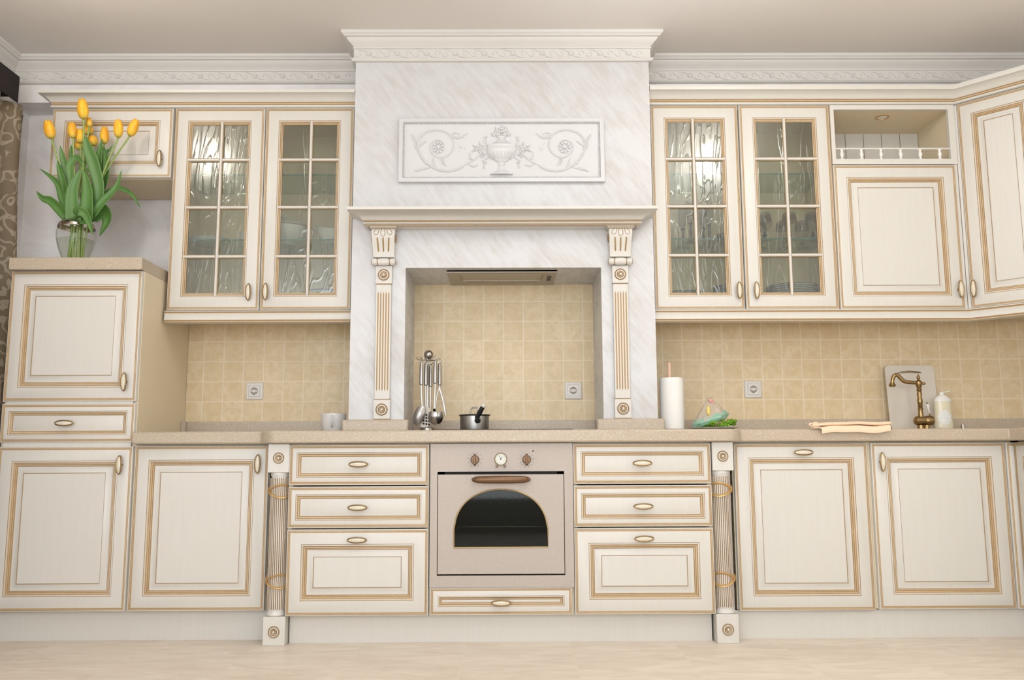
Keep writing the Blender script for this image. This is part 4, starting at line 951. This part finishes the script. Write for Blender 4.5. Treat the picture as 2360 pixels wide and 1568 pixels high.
obj('edge_roll', MB().tube(crom([(1.352, -.60, .8990), (1.326, -.612, .9000), (1.312, -.616, .8930), (1.325, -.622, .8850), (1.352, -.628, .8810), (1.372, -.632, .8700)], 5), [.0045 + .0022 * sin(k * .9) for k in range(26)], 8, 0, True, 1.0), ['peach'], tb, ang=60)

# chopping board leaning on the wall
cbd = MB(); bw, bh, bt = .122, .332, .008
tilt = math.atan2(.030, bh); 
def rr(w, h0, h1, r, n=6):
    pts = []
    for cx, cz, a0 in ((w - r, h1 - r, 0), (-w + r, h1 - r, 90), (-w + r, h0 + r, 180), (w - r, h0 + r, 270)):
        for k in range(n + 1): a = radians(a0 + 90 * k / n); pts.append((cx + r * cos(a), cz + r * sin(a)))
    return pts
outer = rr(bw, 0, bh, .018)
slot = []
for k in range(7): u_ = -1 + 2 * k / 6; slot.append((u_ * .060, bh - .040 + .013 * (1 - abs(u_))))
slot += [(.060, bh - .047), (0.0, bh - .036), (-.060, bh - .047)]
def onp(pts, c):     # resample a closed outline by angle round c
    out = []
    for k in range(72):
        a = 2 * pi * k / 72; best = None
        for i in range(len(pts)):
            p, q = pts[i], pts[(i + 1) % len(pts)]; d = (q[0] - p[0], q[1] - p[1]); r = (cos(a), sin(a)); den = r[0] * d[1] - r[1] * d[0]
            if abs(den) < 1e-12: continue
            t = ((p[0] - c[0]) * d[1] - (p[1] - c[1]) * d[0]) / den; w = ((p[0] - c[0]) * r[1] - (p[1] - c[1]) * r[0]) / den
            if t > 0 and -1e-9 <= w <= 1 + 1e-9 and (best is None or t > best): best = t
        out.append((c[0] + cos(a) * (best or 0), c[1] + sin(a) * (best or 0)))
    return out
cc = (0, bh - .037); OA = onp(outer, cc); 
SL = [(.060 * cos(2 * pi * k / 72), bh - .037 + .0065 * sin(2 * pi * k / 72) + .005 * (1 - abs(cos(2 * pi * k / 72)))) for k in range(72)]
def bp(x, h, d): return (2.022 + x, -.0615 + (h * sin(tilt)) - d * cos(tilt) + .0, .8765 + h * cos(tilt) - d * 0)
cbd.rings([[bp(x, h, 0) for x, h in OA], [bp(x, h, bt) for x, h in OA], [bp(x, h, bt) for x, h in SL], [bp(x, h, 0) for x, h in SL], [bp(x, h, 0) for x, h in OA]], 0)
tag(obj('chopping_board', cbd, ['board'], ang=25), 'milky white plastic chopping board leaning on the tiles behind the tap', 'board')

# brass tap
fx, fy = 1.987, -.20
tp = thing('tap', 'antique brass swan-neck tap with a turned column on the worktop', 'tap', (fx, fy, .8757))
obj('foot', MB().lathe([(.024, .8757), (.024, .879), (.0165, .884), (.0155, .905)], (fx - .002, fy, 0), 'Z', 22).lathe([(.014, .8757), (.013, .905)], (fx + .022, fy - .01, 0), 'Z', 18), ['brass'], tp)
obj('valve_body', MB().lathe([(.0001, 1.955), (.012, 1.956), (.0195, 1.962), (.0215, 1.972), (.0215, 1.998), (.0200, 2.004), (.0205, 2.008), (.0235, 2.014), (.0245, 2.028), (.0215, 2.043), (.012, 2.051), (.0001, 2.053)], (0, fy, .9260), 'X', 26, 0, False), ['brass'], tp)
obj('turned_column', MB().lathe([(.0125, .944), (.0120, .952), (.0105, .975), (.0120, .981), (.0125, .984), (.0088, .988), (.0128, .9945), (.0088, 1.001), (.0105, 1.003), (.0128, 1.015), (.0118, 1.028), (.0098, 1.036), (.0108, 1.047), (.0120, 1.056), (.0088, 1.064), (.0130, 1.072), (.0088, 1.080), (.0122, 1.086), (.0135, 1.093), (.0165, 1.100), (.0170, 1.108), (.0130, 1.115), (.0080, 1.119), (.0045, 1.122), (.0055, 1.124), (.0088, 1.131), (.0070, 1.138), (.0035, 1.141), (.0042, 1.144), (.0001, 1.148)], (fx + .002, fy, 0), 'Z', 24, 0, False).ball((fx + .026, fy, 1.103), .0065, 0, 12, 1.4), ['brass'], tp)
sp = crom([(1.990, fy, 1.1055), (1.960, fy, 1.1078), (1.9225, fy, 1.1130), (1.9055, fy, 1.1270), (1.8905, fy, 1.1435), (1.8760, fy, 1.1420), (1.8660, fy, 1.1280), (1.8622, fy, 1.1080)], 5)
obj('spout', MB().tube(sp, [.0082 + .0012 * sin(pi * i / len(sp)) for i in range(len(sp))], 14).lathe([(.0090, 1.110), (.0110, 1.106), (.0110, 1.103), (.0150, 1.099), (.0165, 1.095), (.0135, 1.091), (.0120, 1.088), (.0001, 1.088)], (1.8616, fy, 0), 'Z', 22, 0, False), ['brass'], tp)
lv = obj('lever', MB().tube([(2.028, fy - .012, .945), (2.020, fy - .020, .965), (2.012, fy - .028, .985)], .0028, 8), ['brass'], tp)
obj('lever_grip', MB().tube([(2.022, fy - .018, .960), (2.016, fy - .024, .975), (2.0105, fy - .030, .995), (2.0075, fy - .033, 1.003)], [.0035, .0055, .0082, .0050], 12).ball((2.0055, fy - .034, 1.0085), .0042, 1, 10), ['cap', 'brass'], lv)
# soap bottle
sb = thing('soap_bottle', 'cream dish soap bottle with a white cap right of the tap', 'bottle', (2.127, -.14, .8757))
def oval(prof, c, m=0, sy=.62, n=30): return MB().lathe(prof, c, 'Z', n, m, True, 1.0, sy)
obj('bottle', oval([(.040, .8760), (.0440, .880), (.0445, .905), (.0420, .955), (.0405, .985), (.0405, 1.010), (.0400, 1.020)], (2.126, -.14, 0)), ['soap'], sb)
obj('cap', oval([(.0415, 1.0200), (.0420, 1.0270), (.0330, 1.0400), (.0180, 1.0500), (.0110, 1.0540), (.0110, 1.0640), (.0060, 1.0665)], (2.126, -.14, 0)).tube([(2.128, -.14, 1.064), (2.150, -.141, 1.0675), (2.164, -.142, 1.071)], .0028, 8), ['cap'], sb)
lbm = MB(); rs = []
for q in (1.0, .6, .05):
    ring = []
    for k in range(28):
        a = 2 * pi * k / 28; x = -.006 + .0300 * q * cos(a); z = .938 + .0360 * q * sin(a); hw = .0452; yy = -.14 - .62 * math.sqrt(max(0, hw * hw - x * x)) - .0008; ring.append((2.126 + x, yy, z + .004))
    rs.append(ring)
lbm.rings(rs, 0, cap1=True); obj('paper_label', lbm, ['label'], sb)
tag(obj('drain_knob', MB().lathe([(.0160, .8757), (.0155, .8800), (.0110, .8860), (.0100, .8900), (.0105, .9050), (.0085, .9090), (.0001, .9100)], (2.2185, -.14, 0), 'Z', 20, 0, False), ['chrome']), 'small chrome knob on the worktop right of the soap bottle', 'knob')

# ---------------------------------------------------------------- vase and tulips
VX, VY, VZ = -1.943, -.470, 1.6387
vs = thing('vase', 'clear glass vase with a silver band on the stone slab', 'vase', (VX, VY, VZ))
vp = [(.0001, .003), (.040, .001), (.048, .004), (.054, .020), (.064, .045), (.076, .080), (.083, .115), (.0835, .140), (.079, .165), (.070, .184), (.0640, .196), (.0625, .215), (.0650, .240)]
obj('glass_body', MB().lathe([(r, VZ + z) for r, z in vp], (VX, VY, 0), 'Z', 44, 0, False), ['glass'], vs)
obj('silver_band', MB().lathe([(.0800, VZ + .1645), (.0788, VZ + .1740), (.0745, VZ + .1830), (.0700, VZ + .1885)], (VX, VY, 0), 'Z', 44, 0, False), ['band'], vs)
obj('water', MB().lathe([(.0001, VZ + .0050), (.046, VZ + .0060), (.052, VZ + .0210), (.062, VZ + .0460), (.074, VZ + .0810), (.0800, VZ + .1080), (.0001, VZ + .1082)], (VX, VY, 0), 'Z', 40, 0, False), ['water'], vs)
FL = [((-1.9278, -0.5, 2.3108), (-1.9373, -0.5, 2.407), 0.0254, 'tallest yellow tulip, topmost flower of the bouquet'),
((-2.0808, -0.48, 2.2257), (-2.0992, -0.48, 2.3111), 0.0255, 'leftmost yellow tulip, standing apart on a bent stem'),
((-1.9868, -0.47, 2.232), (-1.9941, -0.47, 2.3069), 0.0205, 'second yellow tulip from the left of the bouquet'),
((-1.9673, -0.44, 2.2191), (-1.9715, -0.44, 2.2864), 0.0219, 'yellow tulip half hidden just right of the second from the left'),
((-1.9186, -0.46, 2.2919), (-1.9238, -0.46, 2.3349), 0.0141, 'small greenish yellow tulip bud right below the tallest flower'),
((-1.9437, -0.42, 2.267), (-1.9441, -0.42, 2.3158), 0.0259, 'yellow tulip behind the small bud below the tallest flower'),
((-1.9754, -0.42, 2.1942), (-1.9831, -0.42, 2.2347), 0.022, 'lowest yellow tulip, deep in the left of the bouquet'),
((-1.8588, -0.43, 2.2199), (-1.8594, -0.43, 2.3009), 0.0207, 'pointed yellow tulip leaning alone in the middle right'),
((-1.7638, -0.5, 2.2228), (-1.766, -0.5, 2.3078), 0.0216, 'second yellow tulip from the right of the bouquet'),
((-1.727, -0.47, 2.2421), (-1.6928, -0.47, 2.3197), 0.0231, 'rightmost yellow tulip, tilted to the right'),
((-1.9146, -0.42, 2.213), (-1.9227, -0.42, 2.2616), 0.0233, 'yellow tulip mostly hidden behind the central leaves')]
LV = {'A': ([(-1.9248, -0.54, 1.8328), (-1.9379, -0.54, 1.9611), (-1.906, -0.54, 2.0645)], 0.0654), 'B': ([(-1.8679, -0.54, 1.8327), (-1.8707, -0.54, 1.961), (-1.8942, -0.54, 2.0593)], 0.0629),
'C': ([(-1.971, -0.51, 1.8568), (-2.0019, -0.51, 1.95), (-2.0311, -0.51, 2.0124), (-2.108, -0.51, 2.0741)], 0.0406), 'D': ([(-1.9782, -0.52, 1.854), (-2.0396, -0.52, 1.916), (-2.0805, -0.52, 1.9316), (-2.1118, -0.52, 1.9652)], 0.043),
'E': ([(-1.9923, -0.49, 1.9561), (-2.0243, -0.49, 2.0608), (-2.0419, -0.49, 2.1214)], 0.0306), 'F': ([(-1.9909, -0.46, 2.018), (-2.0282, -0.46, 2.1239), (-2.0496, -0.46, 2.2011)], 0.0318),
'G': ([(-1.9775, -0.49, 2.0397), (-1.9825, -0.49, 2.1028), (-1.9478, -0.49, 2.1301), (-1.8955, -0.49, 2.0605)], 0.0306), 'H': ([(-1.8359, -0.5, 1.9423), (-1.8644, -0.5, 2.0833), (-1.903, -0.5, 2.1781), (-1.9136, -0.5, 2.2284)], 0.0534),
'I': ([(-1.8686, -0.47, 2.004), (-1.8653, -0.47, 2.1201), (-1.853, -0.47, 2.2306)], 0.0435), 'J': ([(-1.8423, -0.46, 1.9966), (-1.8338, -0.46, 2.1129), (-1.8466, -0.46, 2.2007)], 0.0436),
'K': ([(-1.856, -0.52, 1.8486), (-1.8054, -0.52, 1.9206), (-1.754, -0.52, 1.9826), (-1.731, -0.52, 2.0631)], 0.0405), 'L': ([(-1.8739, -0.44, 1.9449), (-1.8155, -0.44, 1.9923), (-1.7805, -0.44, 2.0054), (-1.7176, -0.44, 1.9762), (-1.6689, -0.44, 1.9049)], 0.0232),
'M': ([(-1.8706, -0.48, 1.8625), (-1.8213, -0.48, 1.8806), (-1.8013, -0.48, 1.839), (-1.832, -0.48, 1.7641)], 0.0766), 'N': ([(-1.8944, -0.57, 1.8573), (-1.8617, -0.57, 1.8445), (-1.8365, -0.57, 1.7938), (-1.8217, -0.57, 1.7508)], 0.04),
'O': ([(-1.9964, -0.44, 2.1095), (-2.0049, -0.44, 2.1629), (-2.0107, -0.44, 2.2138)], 0.0284), 'Q': ([(-1.8458, -0.44, 2.1626), (-1.8342, -0.44, 2.184), (-1.8168, -0.44, 2.2124)], 0.0134)}
OWN = {0: 'AH', 1: 'CE', 2: 'F', 3: 'GO', 4: 'B', 5: 'D', 6: '', 7: 'IQ', 8: 'JM', 9: 'KL', 10: 'N'}
def leaf(pts, w, seed):
    rnd = random.Random(seed); P0 = Vector(pts[0]); neck = Vector((VX + (P0.x - VX) * .30, VY + (P0.y - VY) * .3, VZ + .200))
    # the blade starts inside the vase neck
    path = crom([neck] + [Vector(p) for p in pts] if P0.z > VZ + .235 else [Vector((VX + (P0.x - VX) * .8, VY + (P0.y - VY) * .75, VZ + .205))] + [Vector(p) for p in pts], 6)
    N = len(path); m = MB(); rs = []
    long_neck = P0.z > VZ + .235
    for i, p in enumerate(path):
        t = i / (N - 1); tg = (path[min(i + 1, N - 1)] - path[max(i - 1, 0)]).normalized()
        side = Vector((tg.z, 0, -tg.x)) if abs(tg.y) < .95 else Vector((1, 0, 0)); side = (side + Vector((0, rnd.uniform(-.02, .02) + .25 * sin(seed), 0))).normalized()
        nr = side.cross(tg).normalized()
        e = (sin(pi * min(1, (t * .93 + .07)) ** (1.15 if long_neck else .72)) ** .75) if t < 1 else 0.0
        hw = max(.0006, w * .5 * (e if t > .03 else .45)); ring = []
        for k in (-1, -.55, 0, .55, 1):
            ring.append(tuple(p + side * (hw * k) + nr * (hw * .42 * (k * k) - .006 * sin(pi * t))))
        rs.append(ring)
    m.rings(rs, 0, closed=False); return m
def flower(h, R):
    m = MB(); NU, NV = 6, 9
    for layer, (k0, q, dh) in enumerate(((0, 1.0, 0.0), (1, .93, .02))):
        for k in range(3):
            a0 = 2 * pi * (2 * k + k0) / 6; rs = []
            for j in range(NV + 1):
                t = j / NV; r = R * q * (sin(pi * (.10 + .72 * t ** .85)) ** .8) * (1 - .12 * t) if t > 0 else R * .2
                half = radians(66) * (1 - .55 * t ** 5) ; ring = []
                for i in range(NU + 1):
                    u = -1 + 2 * i / NU; a = a0 + half * u; rr_ = r * (1 - .05 * u * u * t)
                    z = h * (t * (1.0 + dh) - .10 * u * u * t * t); ring.append((rr_ * cos(a), rr_ * sin(a), z))
                rs.append(ring)
            m.rings(rs, 0, closed=False)
    return m
for i, (b, tip, R, lab) in enumerate(FL):
    B, T = Vector(b), Vector(tip); d = T - B; ax = d.normalized()
    t = thing('tulip', lab, 'tulip', (VX + (B.x - VX) * .10, VY + (B.y - VY) * .2, VZ + .010), 'tulips in the glass vase')
    fo = obj('flower', flower(d.length, R), ['petal'], t, loc=tuple(B), ang=70, solid=.0012)
    fo.rotation_euler = (Vector((0, 0, 1)).rotation_difference((ax + Vector((0, -.12, 0))).normalized()) @ Matrix.Rotation(i * 1.3, 3, 'Z').to_quaternion()).to_euler()
    low = Vector((VX + .030 * cos(i * 2.4) , VY + .026 * sin(i * 2.4), VZ + .010)); nk = Vector((VX + (B.x - VX) * .16 + .022 * cos(i * 2.4), VY + .020 * sin(i * 2.4), VZ + .205))
    mid = nk.lerp(B, .55) + Vector(((B.x - VX) * -.05, 0, .01))
    obj('stem', MB().tube(crom([low, nk, mid, B + ax * .002], 6), .0042, 8), ['stem'], t)
    for L in OWN[i]: obj('leaf', leaf(LV[L][0], LV[L][1], ord(L)), ['leaf'], t, ang=80, solid=.0014)

# ---------------------------------------------------------------- curtain at the left
cu = thing('curtain', 'brown patterned curtain gathered at the far left edge', 'curtain', (-2.40, -.55, 0))
def drape(y0, y1, xc, z0, z1, amp, tie, seed, wav, n=44, nz=30, dx=0.0):
    m = MB(); rs = []
    for j in range(nz + 1):
        z = z0 + (z1 - z0) * j / nz; g = 1 - tie * math.exp(-((z - 2.02) / .30) ** 2); ring = []
        for i in range(n + 1):
            u = i / n; yy = y0 + (y1 - y0) * (.5 + (u - .5) * g) ; ring.append((xc + dx * math.exp(-((z - 1.75) / .35) ** 2) + amp * (.55 + .45 * g) * sin(wav * u * 2 * pi + seed + .5 * sin(3 * z)), yy, z))
        rs.append(ring)
    m.rings(rs, 0, closed=False); return m
obj('front_panel', drape(-1.30, -.42, -2.385, .02, 2.468, .034, .45, .4, 5), ['curtain'], cu, ang=80, solid=.003)
obj('rear_panel', drape(-.46, -.17, -2.372, .02, 2.468, .034, .25, 1.9, 1.5, dx=.012), ['curtain2'], cu, ang=80, solid=.003)
obj('tieback', MB().tube(crom([(-2.44, -1.15, 2.02), (-2.345, -1.0, 2.00), (-2.335, -.75, 2.03), (-2.34, -.52, 2.06), (-2.43, -.45, 2.10)], 6), .022, 10, 0, True, .35), ['tieback'], cu, ang=60)
tag(obj('curtain_valance', MB().box(-2.463, -2.352, -1.6, -.31, 2.505, 2.605).box(-2.352, -2.347, -1.6, -.31, 2.475, 2.605), ['darkfab']), 'dark fabric valance over the curtain at the top left', 'valance')

# ---------------------------------------------------------------- contents of the glazed cabinets
ZS = 1.7927
def goblet(x, y, lab):
    t = thing('goblet', lab, 'goblet', (x, y, ZS), 'goblets behind the glass')
    obj('foot', MB().lathe([(.034, ZS + .0005), (.034, ZS + .002), (.014, ZS + .006), (.0058, ZS + .014)], (x, y, 0), 'Z', 22), ['cobalt'], t)
    obj('stem', MB().lathe([(.0060, ZS + .012), (.0052, ZS + .030), (.0075, ZS + .050), (.0052, ZS + .075), (.0068, ZS + .088), (.0115, ZS + .098), (.0055, ZS + .104)], (x, y, 0), 'Z', 14), ['cobalt'], t)
    obj('bowl', MB().lathe([(.004, ZS + .103), (.016, ZS + .112), (.0200, ZS + .130), (.0205, ZS + .165), (.0195, ZS + .212), (.0188, ZS + .212), (.0195, ZS + .165), (.0190, ZS + .131), (.014, ZS + .115), (.001, ZS + .110)], (x, y, 0), 'Z', 22, 0, False), ['glass'], t)
for x, y, lab in ((.899, -.11, 'leftmost tall glass goblet on a dark stem behind the right glazing'), (.9035 + .012, -.22, 'second tall dark-stemmed goblet from the left behind the right glazing'), (1.000, -.12, 'third tall dark-stemmed goblet, set back behind its twin'), (.9968 + .013, -.205, 'tall dark-stemmed goblet nearest the glass, beside the small crystal bowl')): goblet(x, y, lab)
def bowl(x, y, r, h, lab): tag(obj('crystal_bowl', MB().lathe([(r * .5, ZS + .0005), (r * .62, ZS + .004), (r * .97, ZS + h * .5), (r, ZS + h), (r * .93, ZS + h), (r * .88, ZS + h * .5), (r * .5, ZS + .008), (.0005, ZS + .007)], (x, y, 0), 'Z', 26, 0, False), ['smoke']), lab, 'bowl')
bowl(1.090, -.15, .032, .058, 'smoky crystal bowl at the right of the tall goblets'); bowl(1.045, -.10, .018, .038, 'tiny smoky crystal cup beside the crystal bowl')
def snifter(x, y, lab):
    t = thing('brandy_glass', lab, 'glass', (x, y, ZS), 'brandy glasses behind the glass')
    obj('foot', MB().lathe([(.032, ZS + .0005), (.032, ZS + .002), (.012, ZS + .006), (.0055, ZS + .012)], (x, y, 0), 'Z', 22), ['cobalt'], t)
    obj('stem', MB().lathe([(.0055, ZS + .011), (.0065, ZS + .020), (.0135, ZS + .028), (.0060, ZS + .036), (.0085, ZS + .043)], (x, y, 0), 'Z', 14), ['cobalt'], t)
    obj('bowl', MB().lathe([(.004, ZS + .043), (.022, ZS + .052), (.0345, ZS + .075), (.0360, ZS + .092)], (x, y, 0), 'Z', 26, 0, False), ['glass'], t)
    obj('smoked_band', MB().lathe([(.0360, ZS + .092), (.0335, ZS + .118), (.0290, ZS + .136)], (x, y, 0), 'Z', 26, 0, False), ['smoke'], t)
for x, y, lab in ((1.267, -.25, 'smoky brandy glass at the left of the front row behind the rightmost glass door'), (1.388, -.25, 'smoky brandy glass in the middle of the front row behind the rightmost glass door'), (1.500, -.25, 'smoky brandy glass at the right of the front row behind the rightmost glass door'),
                  (1.290, -.10, 'smoky brandy glass at the left of the back row behind the rightmost glass door'), (1.405, -.10, 'smoky brandy glass in the middle of the back row behind the rightmost glass door'), (1.500, -.10, 'smoky brandy glass at the right of the back row behind the rightmost glass door')): snifter(x, y, lab)
def plates(x, y, r, n, z0, lab, grp):
    st = .0105
    me = mesh_of('dinner_plate', MB().lathe([(.001, .001), (r * .55, .0005), (r * .62, .002), (r * .985, .0105), (r, .0125), (r * .985, .0140), (r * .62, .006), (.001, .005)], (0, 0, 0), 'Z', 40, [0, 0, 0, 1, 1, 0, 0], False), ['china', 'cobalt'])
    for k in range(n): tag(obj('dinner_plate', me, None, loc=(x, y, z0 + k * st)), lab, 'plate', grp)
plates(.874, -.20, .100, 8, 1.4570, 'dark-rimmed plate in the low stack behind the left pane of the right glazed cabinet', 'low plate stack')
plates(1.112, -.20, .092, 11, 1.4570, 'dark-rimmed plate in the narrow stack next to the low stack', 'narrow plate stack')
plates(1.402, -.20, .122, 11, 1.4570, 'dark-rimmed plate in the wide stack behind the rightmost glass door', 'wide plate stack')
tag(obj('dinner_plate', MB().lathe([(.001, .001), (.06, .0005), (.07, .003), (.112, .085), (.115, .090), (.111, .091), (.066, .010), (.001, .006)], (-.850, -.20, 1.4620), 'Z', 40, [0, 0, 0, 1, 1, 0, 0], False), ['china', 'cobalt']), 'deep white dish with a dark rim at the bottom of the left glazed cabinet', 'dish')
tr = thing('tureen', 'white china tureen with a dark gilt rim on the left cabinet shelf', 'tureen', (-1.075, -.17, ZS))
def ov_(pr, c, m=0): return MB().lathe(pr, c, 'Z', 34, m, False, 1.0, .78)
obj('bowl', ov_([(.001, ZS + .0015), (.060, ZS + .0008), (.058, ZS + .012), (.092, ZS + .040), (.112, ZS + .072), (.116, ZS + .092), (.112, ZS + .092), (.001, ZS + .060)], (-1.075, -.17, 0)).tube(crom([(-.975, -.17, ZS + .080), (-.945, -.17, ZS + .082), (-.938, -.17, ZS + .060), (-.968, -.17, ZS + .048)], 5), .006, 8), ['china'], tr)
obj('lid', ov_([(.118, ZS + .0925), (.119, ZS + .098), (.110, ZS + .106), (.070, ZS + .126), (.022, ZS + .136), (.012, ZS + .142), (.018, ZS + .152), (.001, ZS + .158)], (-1.075, -.17, 0), [1, 0, 0, 0, 0, 0, 0]), ['china', 'tieback'], tr)
gb = thing('gravy_boat', 'white china gravy boat with a gilt wavy rim on the left cabinet shelf', 'gravy boat', (-.832, -.20, ZS))
m = MB(); rs = []
for r, z in ((.030, .0008), (.030, .008), (.048, .022), (.064, .048), (.072, .072), (.080, .082)):
    rs.append([(-.832 + r * cos(a) * 1.08, -.20 + r * sin(a) * .62, ZS + z + (.010 * cos(2 * a) * (z / .08) if z > .04 else 0)) for a in [2 * pi * k / 34 for k in range(34)]])
m.rings(rs, [0, 0, 0, 0, 0], cap0=True); rs2 = [[(x, y, z + .0022) for x, y, z in rs[-1]], [(-.832 + (x + .832) * .97, -.20 + (y + .20) * .97, z + .0010) for x, y, z in rs[-1]], [(-.832 + (x + .832) * .8, -.20 + (y + .20) * .8, z - .030) for x, y, z in rs[-1]]]
m.rings([rs[-1], rs2[0], rs2[1], rs2[2]], [1, 1, 0], cap1=True); obj('boat', m, ['china', 'tieback'], gb)
tag(obj('china_beaker', MB().lathe([(.001, ZS + .001), (.022, ZS + .0008), (.026, ZS + .010), (.030, ZS + .074), (.0275, ZS + .074), (.0235, ZS + .012), (.001, ZS + .008)], (-1.270, -.15, 0), 'Z', 24, 0, False), ['china']), 'white china beaker on the shelf behind the leftmost glass door', 'beaker')
tag(obj('oval_platter', MB().lathe([(.001, ZS + .001), (.060, ZS + .0008), (.070, ZS + .006), (.098, ZS + .030), (.095, ZS + .032), (.066, ZS + .010), (.001, ZS + .007)], (-1.435, -.18, 0), 'Z', 34, 0, False, 1.0, .9), ['china']), 'white china bowl at the left of the shelf behind the leftmost glass door', 'bowl')
